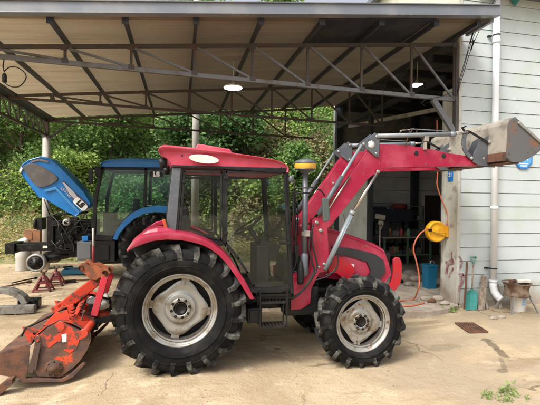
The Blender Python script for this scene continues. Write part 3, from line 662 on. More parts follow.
def rear_rim(c, rr, wd, out, parent, m):      # out = -1 near side, +1 far side
    ax = (0, out, 0); b = MB(); hw = wd*.5*.66
    b.lathe([(rr+.012, hw), (rr+.018, hw+.012), (rr+.004, hw+.02), (rr-.008, hw+.006), (rr-.014, hw-.014), (rr-.030, hw-.016)], c, ax, 72)
    b.mi = 1; b.lathe([(rr-.030, hw-.016), (rr-.033, hw-.034)], c, ax, 72)
    b.mi = 0; b.lathe([(rr-.033, hw-.034), (rr-.048, hw-.038)], c, ax, 72)
    b.mi = 1; b.lathe([(rr-.048, hw-.038), (rr-.055, 0), (rr-.03, -hw), (rr+.01, -hw-.01)], c, ax, 72)
    o1 = b.add('rim', [m, RIMB], parent)
    b = MB(); b.lathe([(rr*.97, -hw*.9), (rr*.5, -hw*.85), (.02, -hw*.8)], c, ax, 48); b.add('inner_dish', RIMDK, parent)
    # dished centre disc with four lobes
    def lob(r, t): return r*(1+.26*abs(math.cos(2*t+.35))**2.2*max(0, min(1, (r/rr-.42)/.3)))
    b = MB(); R1 = rr*.665
    b.lathe([(R1, hw*.20), (R1-.012, hw*.26), (R1-.035, hw*.30), (R1-.06, hw*.18), (rr*.46, hw*.22), (rr*.42, hw*.36), (rr*.40, hw*.40), (rr*.20, hw*.40), (rr*.19, hw*.30)], c, ax, 80, rf=lob)
    b.lathe([(R1, hw*.20), (R1, hw*.12), (rr*.2, hw*.1)], c, ax, 80, rf=lob)
    b.lathe([(rr*.30, hw*.40), (rr*.30, hw*.46), (rr*.20, hw*.48), (rr*.19, hw*.40)], c, ax, 40)
    for k in range(4):      # brackets to the rim
        a = PI/2*k+PI/4+.61; cc = Vector(c)+V(math.cos(a)*rr*.88, out*hw*.16, math.sin(a)*rr*.88)
        b.cbox(cc, rr*.20, .03, rr*.22, Matrix.Rotation(-a, 3, 'Y'))
    b.add('wheel_disc', m, parent, bevel=0)
    C = Vector(c)
    for k in range(8):
        b = MB(); a = 2*PI*k/8+.2; q = C+V(math.cos(a)*rr*.255, out*hw*.46, math.sin(a)*rr*.255); b.lathe([(.016, 0), (.016, .018), (.008, .02), (.008, .032), (0, .034)], q, ax, 6); b.add('wheel_nut', BLACKG, parent)
    for k in range(0):
        a = 2*PI*k/8+.6; q = C+V(math.cos(a)*rr*.60, out*hw*.27, math.sin(a)*rr*.60); b.lathe([(.011, 0), (.011, .012), (0, .014)], q, ax, 6)
    b = MB(); b.lathe([(rr*.17, hw*.0), (rr*.17, hw*.5), (rr*.15, hw*.52), (rr*.13, hw*.38), (0, hw*.36)], c, ax, 32)
    b.add('hub', BLACKG, parent)
def wheel(name, root, c, R, rr, wd, nl, lug, out, m, dirn=1, rot=0):
    w_ = MB(); tyre(w_, c, R, rr, wd, nl, lug, out, dirn)
    t_ = w_.add(name, [TYRE, TYRED], root)
    rear_rim(c, rr, wd, out, t_, m)
    return t_

# ------------------------------------------------------------------ red tractor
YC = 5.28
def mir(y): return 2*YC-y
def build_tractor():
    cR = PY(180.5, 310.5, 4.46); cF = PY(363.5, 323.5, 4.52)
    RR, RF = .718, .558
    zR = cR.z; zF = cF.z
    base = V((cR.x+cF.x)/2, YC, -.05)
    T = thing('red_tractor', base, 'red cab tractor with front loader raised and bucket tipped towards the mint house', 'tractor')
    # wheels
    for out in (-1, 1):
        yc = YC+out*.68
        wheel('rear_wheel', T, (cR.x, yc, zR), RR, .385, .40, 21, .055, out, RIM, dirn=1)
        yc = YC+out*.655
        wheel('front_wheel', T, (cF.x, yc, zF), RF, .335, .30, 17, .048, out, RIMF, dirn=1)
    # chassis
    b = MB(); z0 = zR
    b.box(cR.x-.30, cR.x+.75, YC-.24, YC+.24, z0-.16, z0+.20); b.box(cR.x-.12, cR.x+.12, YC-.52, YC+.52, z0-.12, z0+.12)
    b.box(cR.x+.75, cR.x+1.35, YC-.19, YC+.19, z0-.20, z0+.14); b.box(cR.x+1.35, cF.x+.45, YC-.16, YC+.16, zF+.12, zF+.42)
    b.box(cR.x-.42, cR.x-.30, YC-.18, YC+.18, z0-.1, z0+.12); b.lathe([(.18, 0), (.20, .05), (.14, .30), (.1, .32)], (cR.x+1.1, YC, z0-.05), (1, 0, 0), 20)
    b.lathe([(.10, -.50), (.13, -.46), (.17, -.3), (.17, .3), (.13, .46), (.10, .50)], (cR.x, YC, z0), (0, 1, 0), 24)
    b.add('transmission', BLACKG, T, bevel=.012)
    b = MB(); b.box(cR.x+1.3, cF.x+.42, YC-.22, YC+.22, zF+.42, zF+.75); b.lathe([(.07, 0), (.07, .3), (.05, .32), (0, .32)], (cR.x+1.6, YC-.27, zF+.3), (1, 0, 0), 16)
    b.box(cR.x+1.55, cR.x+1.75, YC-.30, YC-.2, zF+.2, zF+.42); b.lathe([(.05, 0), (.05, .16), (0, .17)], (cR.x+1.45, YC-.28, zF+.42), (0, 0, 1), 14)
    b.add('engine', BLACKG, T, bevel=.012)
    b = MB(); b.lathe([(.06, -.56), (.10, -.54), (.085, -.40), (.065, -.3), (.11, -.12), (.13, 0), (.11, .12), (.065, .3), (.085, .40), (.10, .54), (.06, .56)], (cF.x, YC, zF), (0, 1, 0), 20)
    b.box(cF.x-.16, cF.x+.16, YC-.1, YC+.1, zF+.06, zF+.16); b.tube([(cF.x-.14, YC-.5, zF+.02), (cF.x-.14, YC+.5, zF+.02)], .018, 8); b.add('front_axle', BLACKG, T, bevel=.006)
    # hitch arms behind
    b = MB()
    for s in (-1, 1):
        b.bar((cR.x-.15, YC+s*.26, z0-.22), (cR.x-.72, YC+s*.34, z0-.26), .03, .07); b.bar((cR.x-.1, YC+s*.27, z0+.45), (cR.x-.45, YC+s*.31, z0+.38), .04, .05); b.tube([(cR.x-.45, YC+s*.31, z0+.38), (cR.x-.5, YC+s*.32, z0-.24)], .018, 8)
    b.tube([(cR.x-.25, YC, z0+.3), (cR.x-.75, YC, z0+.1)], .024, 10); b.add('hitch_arms', BLACKG, T, bevel=.004)

    # ---- hood
    yh = YC-.33
    prof = [(303, 231), (327, 231.5), (342, 235), (356, 239.8), (368, 244), (378, 248.5), (384.5, 253), (388, 262), (391, 274), (384, 283), (366, 283), (335, 279), (303, 276)]
    P = [PY(u, v, yh) for u, v in prof]
    b = MB(); rings = []
    cz = sum(p.z for p in P)/len(P); cxm = P[5].x-.45
    for y, k, dz in ((-.33, .0, -.0), (-.345, 0, 0), (-.30, .0, .028), (-.2, 0, .045), (0, 0, .055), (.2, 0, .045), (.30, 0, .028), (.345, 0, 0), (.33, 0, 0)):
        r = []
        for i, p in enumerate(P):
            up = 1 if i < 9 else 0
            nose = smooth(P[4].x, P[7].x, p.x)*(1-(abs(y)/.345)**2)*.07
            tp = smooth(cz-.1, cz+.15, p.z)
            r.append(V(p.x+nose, YC+y*(1-.06*tp), p.z+dz*(1 if i <= 6 else 0)))
        rings.append(r)
    b.loft(rings); hood = b.add('hood', RED, T, bevel=.012)
    yo = yh-.018
    b = MB(); b.px([(332, 246), (352, 248.5), (375, 254), (383.5, 260), (385.5, 272), (379, 280.5), (368, 281), (371, 272), (367, 262), (350, 256.5), (334, 254)], yo, yo-.004, yo+.02); b.add('grille_panel', mat('grille_black', (.022, .024, .028), .45), hood, bevel=.004)
    b = MB(); b.px([(333, 256), (350, 258), (366, 263), (369.5, 272), (366, 277), (328, 276)], yo, yo-.007, yo+.02); b.add('side_panel', RED, hood, bevel=.006)
    b = MB(); b.px([(351.5, 264), (354.5, 264.6), (353.2, 269), (352.2, 268.8), (353, 265.8), (351.4, 265.4)], yo-.008, yo-.010, yo-.006); b.add('decal', BWHITE, hood)
    b = MB(); xf = PY(389, 262, yh).x+.055; zf = PY(389, 262, yh).z
    b.box(xf-.06, xf+.025, YC-.22, YC+.22, zf-.13, zf+.10); b.add('front_grille', BLACK, hood, bevel=.01)
    for s in (-1, 1):
        b = MB(); b.lathe([(.05, -.03), (.05, .0), (.04, .01), (0, .012)], (xf-.045, YC+s*.17, zf+.02), (1, 0, 0), 18); b.add('headlight', CHROME, hood)

    # ---- cab
    yn = YC-.66; yf = mir(yn)
    def lp(pts, y=yn): return [PY(u, v, yn) for u, v in pts]
    def sidebars(b, pts, wpx, y, th, close=False):
        for i in range(len(pts)-(0 if close else 1)):
            a = PY(*pts[i], yn); c = PY(*pts[(i+1) % len(pts)], yn)
            d = (c-a).normalized()*.012
            b.bar((a.x-d.x, y, a.z-d.z), (c.x+d.x, y, c.z+d.z), th, wpx*.0108)
    b = MB()
    for y in (yn+.02, yf-.02):
        b.prism([V(p.x, y-.035, p.z) for p in lp([(171.5, 166), (183.5, 167), (178.5, 232), (164.5, 232)])], (0, .07, 0))     # rear pillar
        b.prism([V(p.x, y-.03, p.z) for p in lp([(222.5, 168), (226.5, 168), (226.5, 244), (222.5, 243)])], (0, .06, 0))       # middle post
        b.prism([V(p.x, y-.03, p.z) for p in lp([(284.5, 170), (288.5, 170), (294, 297), (289.5, 297)])], (0, .06, 0))        # front pillar
        b.prism([V(p.x, y-.03, p.z) for p in lp([(171, 165), (289, 168), (289, 172.5), (171, 169)])], (0, .06, 0))            # top rail
        b.prism([V(p.x, y-.03, p.z) for p in lp([(164.5, 229.5), (180, 229.5), (200, 234), (223, 241.5), (223, 246), (164.5, 236)])], (0, .06, 0))
        b.prism([V(p.x, y-.03, p.z) for p in lp([(255, 294), (294.5, 294), (294.5, 299), (257, 299)])], (0, .06, 0))
    a0, a1 = PY(177, 168, yn), PY(171, 231, yn); c0, c1 = PY(286.5, 170, yn), PY(292, 297, yn)
    for p, th in ((a0, .06), (a1, .06), (c0, .06), (c1, .06), (PY(289.5, 240, yn), .03)): b.box(p.x-.03, p.x+.03, yn+.05, yf-.05, p.z-th/2, p.z+th/2)
    cab = b.add('cab_frame', DGREY if False else BLACK, T, bevel=.008)
    b = MB()      # grey outer skin of the rear pillar, rounded
    for y0, y1 in ((yn-.022, yn-.012),):
        b.prism([V(p.x, y0, p.z) for p in lp([(172.5, 167.5), (181, 168), (176, 231), (165.5, 231)])], (0, y1-y0, 0))
    b.add('pillar_cover', DGREY, cab, bevel=.006)
    for y in (yn, yf):     # rear quarter windows
        b = MB(); b.prism([V(p.x, y-.006, p.z) for p in lp([(184, 171), (221, 172), (221, 239), (180, 231)])], (0, .008, 0)); wn = b.add('quarter_window', GLASS, cab)
        s = -1 if y == yn else 1
        b = MB(); sidebars(b, [(184.5, 171.5), (221, 172.5), (220.5, 239), (200, 235.5), (180, 231)], 2.3, y+s*.012, .022, True); b.add('window_frame', BLACK, wn, bevel=.003)
    # doors
    dpts = [(226, 172), (284, 173), (291.5, 294), (257, 295), (253.5, 285), (247, 272), (238, 258), (226, 243)]
    for y in (yn, yf):
        s = -1 if y == yn else 1
        b = MB(); b.prism([V(p.x, y-.004, p.z) for p in lp(dpts)], (0, .007, 0)); dr = b.add('door', GLASS, cab)
        b = MB(); sidebars(b, dpts, 2.5, y+s*.014, .026, True); b.add('door_frame', BLACK, dr, bevel=.003)
        b = MB(); q = PY(227, 232, yn); 
        for v in (178, 232.5): q = PY(225.5, v, yn); b.cbox((q.x, y+s*.035, q.z), .05, .03, .035)
        for v in (182, 218): q = PY(184, v, yn); b.cbox((q.x, y+s*.035, q.z), .04, .03, .03)
        q = PY(288, 243, yn); b.cbox((q.x-.05, y+s*.04, q.z), .12, .03, .03); b.add_each('hinge', BLACK, dr, bevel=.004)
    # windscreen and rear screen
    b = MB(); b.prism([V(c0.x, yn+.06, c0.z-.03), V(c0.x, yf-.06, c0.z-.03), V(c1.x-.02, yf-.06, c1.z+.5), V(c1.x-.02, yn+.06, c1.z+.5)], (.006, 0, 0)); b.add('windscreen', GLASS, cab)
    b = MB(); b.prism([V(a0.x, yn+.06, a0.z-.03), V(a0.x, yf-.06, a0.z-.03), V(a1.x, yf-.06, a1.z+.03), V(a1.x, yn+.06, a1.z+.03)], (-.006, 0, 0)); b.add('rear_window', GLASS, cab)
    # roof: rounded slab, traced side profile lofted across
    rp = [(159, 147.5), (163, 146), (185, 147.8), (225, 152), (262, 157.2), (278, 160.5), (286, 164), (289, 168), (288.5, 172.3), (270, 171.8), (225, 168.8), (172, 166.8), (169, 164), (167, 158), (160.5, 154.5), (158, 151)]
    P = [PY(u, v, yn-.04) for u, v in rp]; cx = sum(p.x for p in P)/len(P); cz = PY(225, 165, yn).z
    b = MB(); rings = []
    for y, kx, kz in ((-.66, .975, .72), (-.695, .99, .9), (-.705, 1, 1), (-.67, 1, 1.05), (-.55, 1.0, 1.18), (-.2, 1.0, 1.3), (.2, 1, 1.3), (.55, 1, 1.18), (.67, 1, 1.05), (.705, 1, 1), (.695, .99, .9), (.66, .975, .72)):
        rings.append([V(cx+(p.x-cx)*kx, YC+y, cz+(p.z-cz)*(kz if p.z > cz else 1)) for p in P])
    b.loft(rings); rf = b.add('cab_roof', ROOFRED, T, bevel=.01, segs=2); 
    for f in rf.data.polygons: f.use_smooth = True
    b = MB(); q = [PY(u, v, 5.1) for u, v in ((194, 145.5), (197, 143.3), (228, 149), (232, 152))]
    b.prism([V(q[0].x, YC-.42, q[0].z-.09), V(q[1].x, YC-.42, q[1].z-.035), V(q[2].x, YC-.42, q[2].z-.03), V(q[3].x, YC-.42, q[3].z-.08)], (0, .84, 0)); b.add('roof_hatch', ROOFRED, rf, bevel=.012)
    b = MB(); e0 = PY(204, 159, YC-.707); pts = [V(e0.x+.165*math.cos(a), YC-.712, e0.z-.012*math.cos(a)+.047*math.sin(a)) for a in [2*PI*i/28 for i in range(28)]]
    b.prism(pts, (0, .02, 0)); b.add('oval_emblem', WHITE, rf, bevel=.002)
    for u, v in ((182, 155.5), (281, 168)): 
        b = MB(); q = PY(u, v, YC-.707); b.lathe([(.012, 0), (.012, .004), (0, .004)], (q.x, YC-.706, q.z), (0, -1, 0), 12); b.add('roof_plug', BLACK, rf)
    for s in (-1, 1):     # rear work lamps
        b = MB(); q = PY(163.5, 162.5, yn); b.lathe([(0, -.03), (.055, -.02), (.062, .03), (.05, .045), (0, .05)], (q.x-.0, YC+s*.62, q.z), (-1, 0, -.3), 16); b.box(q.x-.01, q.x+.04, YC+s*.62-.02, YC+s*.62+.02, q.z-.02, q.z+.06); b.add('work_lamp', BLACK, rf)
        b = MB(); q = PY(289.5, 178, yn); b.lathe([(.02, 0), (.035, .01), (.035, .06), (.02, .08)], (q.x+.02, YC+s*.66, q.z-.05), (0, 0, 1), 14); b.add('front_lamp', DGREY, rf)
    # tail light on the fender
    b = MB(); q = PY(162, 222, yn-.05); b.cbox((q.x+.03, yn-.04, q.z-.02), .035, .04, .10, Matrix.Rotation(-.25, 3, 'Y')); b.add('tail_light', mat('orange_lens', (.45, .08, .03), .3), T, bevel=.008)
    # interior
    sx, sz = PY(212, 262, YC-.0).x, zR+.52
    sx = cR.x+.30
    b = MB(); b.cbox((sx, YC, sz), .46, .48, .12); b.cbox((sx-.24, YC, sz+.30), .12, .46, .56, Matrix.Rotation(-.12, 3, 'Y')); b.cbox((sx, YC, sz-.2), .3, .3, .3)
    b.cbox((sx, YC-.29, sz+.18), .3, .06, .05); b.cbox((sx, YC+.29, sz+.18), .3, .06, .05); b.add('seat', BLACK, T, bevel=.03, segs=3)
    swc = V(cR.x+.86, YC, zR+.86); ax = V(-.55, 0, .83).normalized()
    b = MB(); xx = V(0, 1, 0); yy = ax.cross(xx)
    ring = [swc+xx*.20*math.cos(2*PI*i/28)+yy*.20*math.sin(2*PI*i/28) for i in range(29)]; b.tube(ring, .014, 8, caps=False)
    for i in (3, 12, 21): b.tube([swc-ax*.03, ring[i]], .010, 6)
    b.lathe([(0, .0), (.04, -.01), (.045, -.04), (.02, -.05)], swc, ax, 14); b.add('steering_wheel', BLACK, T)
    b = MB(); b.tube([swc-ax*.04, swc-ax*.34], .035, 10); b.cbox(swc-ax*.30+V(.08, 0, -.06), .26, .42, .22, Matrix.Rotation(.3, 3, 'Y')); b.cbox(swc+V(.16, 0, -.55), .16, .5, .62); b.add('dashboard', BLACK, T, bevel=.02)
    b = MB(); b.box(cR.x-.12, cR.x+1.20, YC-.60, YC+.60, zR+.03, zR+.07); b.add('cab_floor', BLACK, T)
    b = MB()      # levers and console by the seat
    b.box(cR.x+.0, cR.x+.55, YC-.58, YC-.36, zR+.3, zR+.55); b.box(cR.x+.0, cR.x+.45, YC+.36, YC+.58, zR+.3, zR+.62)
    for i, (dx, hh, ln) in enumerate(((.50, .2, .05), (.42, .17, .02), (.34, .22, -.03), (.56, .26, .04))): 
        b.tube([(cR.x+dx, YC-.45, zR+.5), (cR.x+dx+ln, YC-.46, zR+.5+hh)], .008, 6); b.lathe([(0, -.025), (.02, 0), (0, .03)], (cR.x+dx+ln, YC-.46, zR+.52+hh), (0, 0, 1), 10)
    b.add('console', mat('console_grey', (.10, .10, .095), .6), T, bevel=.015)
    # inner fender panels closing the cab side behind the tyre
    for s in (-1, 1):
        b = MB(); y = YC+s*.46
        b.prism([V(p.x, y-.012, p.z) for p in lp([(128, 250), (150, 236), (178, 234), (205, 240), (228, 256), (243, 275), (256, 298), (256, 312), (236, 312), (214, 275), (180, 262), (150, 270)])], (0, .024, 0))
        b.add('inner_fender_panel', BLACK, T)
    # fenders
    up = [(126.5, 250), (131, 243), (139, 236.5), (150, 233.5), (165, 232), (180, 232.8), (192, 235), (203, 238.6), (213, 243.5), (222.5, 250.5), (231, 259.5), (238, 270), (245, 280), (250, 289), (255, 299)]
    lo = [(127.2, 252), (133, 248), (143.5, 244), (153, 241), (166, 239.5), (180, 240), (191, 242), (202, 245), (211, 249.5), (219, 255.5), (227, 264), (234, 274), (240.5, 283.5), (245.5, 292), (250, 299)]
    yo = YC-.885
    U = [PY(u, v, yo) for u, v in up]; Lw = [PY(u, v, yo) for u, v in lo]
    for s in (-1, 1):
        b = MB(); rings = []
        for a, c in zip(U, Lw):
            def q(y, p): return V(p.x, YC+s*y, p.z)
            m_ = a.lerp(c, .25); r = [q(.875, c), q(.885, a.lerp(c, .55)), q(.875, a.lerp(c, .1)), q(.85, a), q(.70, a+V(0, 0, .012)), q(.50, a+V(0, 0, .02)), q(.50, a+V(0, 0, -.005)), q(.70, a+V(0, 0, -.015)), q(.845, a.lerp(c, .35)), q(.862, c)]
            rings.append(r)
        b.loft(rings); fe = b.add('fender', RED, T, smooth=True)
        fe.modifiers.new('e', 'EDGE_SPLIT').split_angle = math.radians(40)
        b = MB(); rings = []     # raised inner ridge at the back
        W = [PY(u, v, yn) for u, v in ((137, 241), (141, 234.5), (149, 229), (158, 226.8), (168, 227.5), (180, 231.5), (190, 236))]
        for p in W: rings.append([V(p.x, YC+s*.80, p.z-.05), V(p.x, YC+s*.77, p.z), V(p.x, YC+s*.60, p.z+.01), V(p.x, YC+s*.60, p.z-.06)])
        b.loft(rings); b.add('fender_ridge', RED, fe, bevel=.01)
    # steps
    ys = YC-.74; q0 = PY(261.5, 300, ys); q1 = PY(286, 300, ys)
    b = MB(); zb1 = PY(262, 303, ys).z; zb2 = PY(262, 327.5, ys).z; zt = PY(262, 291, ys).z
    for x in (q0.x-.015, q1.x+.01): b.bar((x, ys, zt), (x, ys, zb2-.02), .035, .012, (0, 1, 0)); b.bar((x, ys+.16, zt), (x, ys+.16, zb2), .03, .012, (0, 1, 0))
    for z in (zb1, zb2):
        for dy in (0, .16): b.box(q0.x-.01, q1.x, ys+dy-.008, ys+dy+.008, z-.016, z+.012)
        for i in range(7): x = q0.x+(q1.x-q0.x)*(i+.5)/7; b.box(x-.008, x+.008, ys+.008, ys+.152, z-.006, z+.006)
    b.box(q0.x-.12, q1.x+.04, ys+.02, ys+.4, zt-.02, zt+.02); b.add('step_ladder', BLACK, T, bevel=.002)
    a = PY(248, 309, ys+.05); c = PY(262, 323, ys+.05)
    b = MB(); b.box(a.x, c.x, ys+.05, ys+.36, c.z, a.z); b.box(a.x+.02, c.x-.02, ys+.03, ys+.05, c.z+.02, a.z-.02); b.add('battery_box', BLACK, T, bevel=.012)
    b = MB(); a = PY(286, 300, YC-.5); b.box(a.x, a.x+.45, YC-.44, YC-.2, a.z-.22, a.z+.14); b.add('fuel_tank', BLACK, T, bevel=.03)
    # ---- exhaust stack with air precleaner
    ye = YC-.52; p = PY(304.8, 220, ye); zt = PY(304.8, 171, ye).z; zb = PY(304.8, 262, ye).z
    b = MB(); b.tube([(p.x, ye, zb), (p.x, ye, zt-.02)], .034, 18); b.lathe([(.034, 0), (.05, .02), (.05, .26), (.034, .28)], (p.x, ye, PY(304, 258, ye).z-.22), (0, 0, 1), 18)
    ex = b.add('exhaust_pipe', DGREY, T)
    sc = SC(305, ye); R_ = 11.2*sc
    b = MB(); z170 = PY(305, 170, ye).z
    b.lathe([(.03, -.05), (R_*.55, -.012), (R_*.92, 0), (R_*.94, .012), (R_*.92, .012)], (p.x, ye, z170), (0, 0, 1), 28); b.lathe([(R_*.97, .075), (R_*1.02, .082), (R_*.9, .108), (R_*.4, .135), (0, .14)], (p.x, ye, z170), (0, 0, 1), 28); b.add('precleaner_cap', DGREY, ex)
    b = MB(); b.lathe([(R_*.92, .012), (R_*.97, .02), (R_*.97, .075)], (p.x, ye, z170), (0, 0, 1), 28); b.add('amber_bowl', AMBER, ex)
    b = MB(); b.lathe([(.038, 0), (.042, .005), (.042, .05), (.038, .055)], (p.x, ye, PY(304, 236, ye).z), (0, 0, 1), 16); b.box(p.x-.02, p.x+.05, ye-.06, ye-.03, PY(304, 236, ye).z, PY(304, 236, ye).z+.07); b.add('pipe_clamp', BEIGE, ex)
    # filter bottle / cylinder next to it
    b = MB(); q = PY(298, 262, ye-.04); b.lathe([(0, 0), (.035, .01), (.04, .05), (.04, .18), (.03, .22), (.015, .3)], (q.x+.03, ye-.05, PY(298, 284, ye).z), (0, 0, 1), 14); b.tube([PY(294.5, 180, ye), PY(295.5, 230, ye), PY(297, 262, ye)], .011, 8); b.tube([PY(297.5, 190, ye), PY(298, 236, ye)], .008, 8)
    b.box(q.x-.02, q.x+.015, ye-.02, ye+.1, q.z-.02, q.z+.2); b.add('filter_bottle', BLACK, T)
    # mirror
    ym = YC-.86
    b = MB(); b.tube([PY(291, 191, yn), PY(297, 188, ym), PY(313, 187.5, ym), PY(321, 190.5, ym), PY(325, 196, ym)], .009, 8); b.tube([PY(291, 196, yn), PY(298, 193, ym), PY(310, 193, ym)], .008, 8); b.tube([PY(293, 190, yn), PY(293.5, 240, yn)], .009, 8)
    mr = b.add('mirror_arm', BLACK, T)
    c = PY(326, 209.5, ym); b = MB()
    b.prism(rings_round([V(c.x-.052, ym, c.z+.14), V(c.x+.03, ym-.01, c.z+.13), V(c.x+.05, ym-.01, c.z-.13), V(c.x-.03, ym, c.z-.15)], .04, 5), (.012, .06, 0)); b.add('mirror_head', mat('mirror_shell_grey', (.07, .085, .08), .3), mr, bevel=.012)
    # ---- loader
    for s in (-1, 1):
        ya = YC+s*.42; yt = YC-.42
        b = MB()      # tower: two plates and web
        tw = [(311, 219.5), (314, 217.5), (322, 219), (325.5, 223), (328, 263), (326, 271), (318, 272), (310, 288), (309, 302), (300, 308), (290, 309), (289, 277), (305, 270), (311, 262)]
        for dy in (-.055, .045): b.px(tw, yt, ya+dy, ya+dy+.012)
        b.px([(313, 230), (324, 232), (326, 262), (308, 286), (296, 300), (293, 300), (292, 280), (307, 271)], yt, ya-.043, ya+.045)
        to = b.add('loader_tower', RED, T, bevel=.003)
        b = MB(); q = PY(316, 305, yt); b.bar((q.x-.12, ya, PY(300, 300, yt).z), (q.x-.12, YC, PY(300, 300, yt).z), .12, .14, (1, 0, 0)); b.add('cross_mount', RED, to)
        b = MB()
        for u, v, r in ((316.5, 222.5, .024), (320.5, 230.5, .024), (324, 264, .018), (319, 267, .014)):
            q = PY(u, v, yt-.06); b.lathe([(r, 0), (r, .02), (r*.5, .024), (0, .024)], (q.x, ya-.055, q.z), (0, -1, 0), 12)
        b.add_each('pivot_bolt', STEEL, to)
        b = MB(); b.px([(332, 257), (342, 258), (350, 263), (354, 268), (352, 280), (344, 279), (336, 273), (328, 273), (328, 262)], yt, ya-.02, ya+.02); b.add('side_brace', REDB, to, bevel=.004)
        # boom
        knee_l = [(313, 226), (333, 199.5), (366, 152.5), (370, 147.5), (378, 143.5), (384, 144.3), (379, 174), (374, 174.5), (367, 180), (330, 227), (325, 229.5), (317, 229.5)]
        b = MB(); b.px(knee_l, yt-.05, ya-.05, ya+.05)
        bo = b.add('loader_boom', RED, T, bevel=.006)
        b = MB()
        top = [(372, 144.0), (392, 144.2), (412, 145.8), (431, 149), (450, 153.2), (470, 156.4), (488, 158.5)]
        bot = [(487, 165), (470, 166), (443, 166), (410, 167), (389, 167.5), (381, 171), (372, 172)]
        b.px(top+bot, yt-.05, ya-.046, ya+.046)
        b.px([(382, 162), (487, 161.5), (487, 165.5), (381, 168)], yt-.05, ya-.052, ya+.052); b.add('boom_front_section', RED, bo, bevel=.005)
        b = MB()
        for u, v in ((416.5, 153.2), (444, 155.9)):
            q = PY(u, v, yt-.055); 
            b.lathe([(.033, 0), (.033, .003), (.024, .003), (0, .0028)], (q.x, ya-.0465, q.z), (0, -1, 0), 20)
        b.add_each('boom_hole', BLACK, bo)
        b = MB(); b.px([(361, 144), (375, 132.5), (379.5, 136.5), (379, 156.5), (376, 157)], yt-.07, ya-.072, ya-.058); b.px([(361, 144), (375, 132.5), (379.5, 136.5), (379, 156.5), (376, 157)], yt-.07, ya+.058, ya+.072); pp = b.add('pivot_plate', DGREY, bo, bevel=.002)
        if s < 0:
            q = PY(371.5, 144.5, yt-.075); b = MB(); b.lathe([(.05, 0), (.05, .002), (0, .0021)], (q.x, ya-.0725, q.z), (0, -1, 0), 28); b.add('round_emblem', WHITE, bo)
            b = MB(); b.lathe([(.047, .0022), (.047, .0036), (.042, .0036), (.042, .0022)], (q.x, ya-.0725, q.z), (0, -1, 0), 28); b.add('emblem_ring', DGREY, bo)
        b = MB()
        for u, v, r in ((363.5, 144, .018), (376.5, 136.5, .018), (376, 153.5, .016), (378, 171.5, .022), (471.5, 158.2, .022), (483.5, 158.6, .018), (333, 183, .014)):
            q = PY(u, v, yt-.07); b.lathe([(r, 0), (r, .022), (r*.6, .026), (0, .026)], (q.x, ya-.062, q.z), (0, -1, 0), 12)
        b.add_each('boom_pin', STEEL, bo)
        # lift cylinder
        yc_ = ya-.065 if s < 0 else ya+.065; yq = yt-.065
        def R3(u, v): q = PY(u, v, yq); return V(q.x, yc_, q.z)
        b = MB(); b.tube([R3(325, 270), R3(352, 213)], .032, 16); b.tube([R3(351, 215), R3(353, 211)], .037, 16); b.tube([R3(330, 258)+V(.02, -.03, 0), R3(350, 216)+V(.02, -.03, 0)], .008, 6)
        lc = b.add('lift_cylinder', CYL, T)
        b = MB(); b.tube([R3(352, 213), R3(377, 173)], .018, 14); b.add('piston_rod', CHROME, lc)
        # levelling bar
        b = MB(); b.tube([R3(361.5, 145), R3(320, 212)], .019 if s < 0 else .015, 12); lb = b.add('levelling_bar', CYL, T)
        b = MB(); b.tube([R3(342, 176.5), R3(318, 215)], .03, 14); b.add('bar_sleeve', DGREY, lb)
        b = MB(); b.tube([R3(350, 176), R3(326, 213)], .010, 8); b.add('thin_rod', CHROME, lb)
        # tilt cylinder
        b = MB(); b.tube([R3(377, 136), R3(452, 134.2)], .030, 16); b.tube([R3(450, 134.3), R3(455, 134.2)], .036, 16); b.tube([R3(400, 130)+V(0, 0, -.01), R3(412, 129), R3(446, 131)], .007, 6)
        tc_ = b.add('tilt_cylinder', CYL, T)
        b = MB(); b.tube([R3(453, 134.2), R3(465, 133)], .018, 12); b.lathe([(.03, -.02), (.03, .02)], R3(467, 132.3), (0, 1, 0), 14); b.add('piston_rod', CHROME, tc_)
        b = MB(); pts = [R3(466.5, 131.5), R3(463.8, 138), R3(463.6, 146), R3(466, 152.5), R3(471, 158)]
        for i in range(4): b.bar(pts[i]+V(0, .0, 0), pts[i+1]+V(0, .0, 0), .022, .058)
        b.add('curved_link', DGREY, tc_, bevel=.004)
        b = MB(); b.bar(R3(468, 132)+V(0, -.03, 0), R3(487, 143)+V(0, -.03, 0), .014, .028); b.bar(R3(485, 143)+V(0, .02, 0), R3(480, 156)+V(0, .02, 0), .014, .03); b.bar(R3(467, 133)+V(0, .02, 0), R3(463, 127)+V(0, .02, 0), .02, .02); b.bar(R3(463.5, 127.5), R3(466, 126), .02, .014)
        b.add('link_rod', BLACK, tc_)
        # hoses on the boom
        b = MB(); b.tube([R3(398, 135), R3(403, 129.5), R3(409, 130), R3(410, 134)], .009, 8); b.tube([R3(405, 146), R3(408, 137), R3(413, 128.5), R3(417, 129.5), R3(416, 135)], .008, 8); b.add('boom_hose', RUST if s < 0 else CABLE, T)
        b = MB(); b.cbox(R3(426, 139), .06, .06, .07); b.cbox(R3(425, 146), .03, .05, .1); b.add('valve_block', BEIGE, T, bevel=.004)
    # hoses at the tower
    yh_ = YC-.56
    for pts, r in (([(313, 224), (312, 240), (315, 255), (317, 268), (309, 283), (297, 296), (287, 301)], .011), ([(313, 226), (309, 245), (312, 262), (314, 272), (305, 287), (292, 299)], .011), ([(326, 275), (335, 271), (338, 262), (337, 255)], .009), ([(316, 280), (328, 276), (336, 268)], .009), ([(297, 220), (295, 240), (296, 262), (291, 275)], .009)):
        b = MB(); P = [PY(u, v, yh_) for u, v in pts]; Q = []
        for i in range(len(P)-1):
            p0 = P[max(i-1, 0)]; p1 = P[i]; p2 = P[i+1]; p3 = P[min(i+2, len(P)-1)]
            for k in range(5):
                t = k/5; Q.append(.5*((2*p1)+(-p0+p2)*t+(2*p0-5*p1+4*p2-p3)*t*t+(-p0+3*p1-3*p2+p3)*t**3))
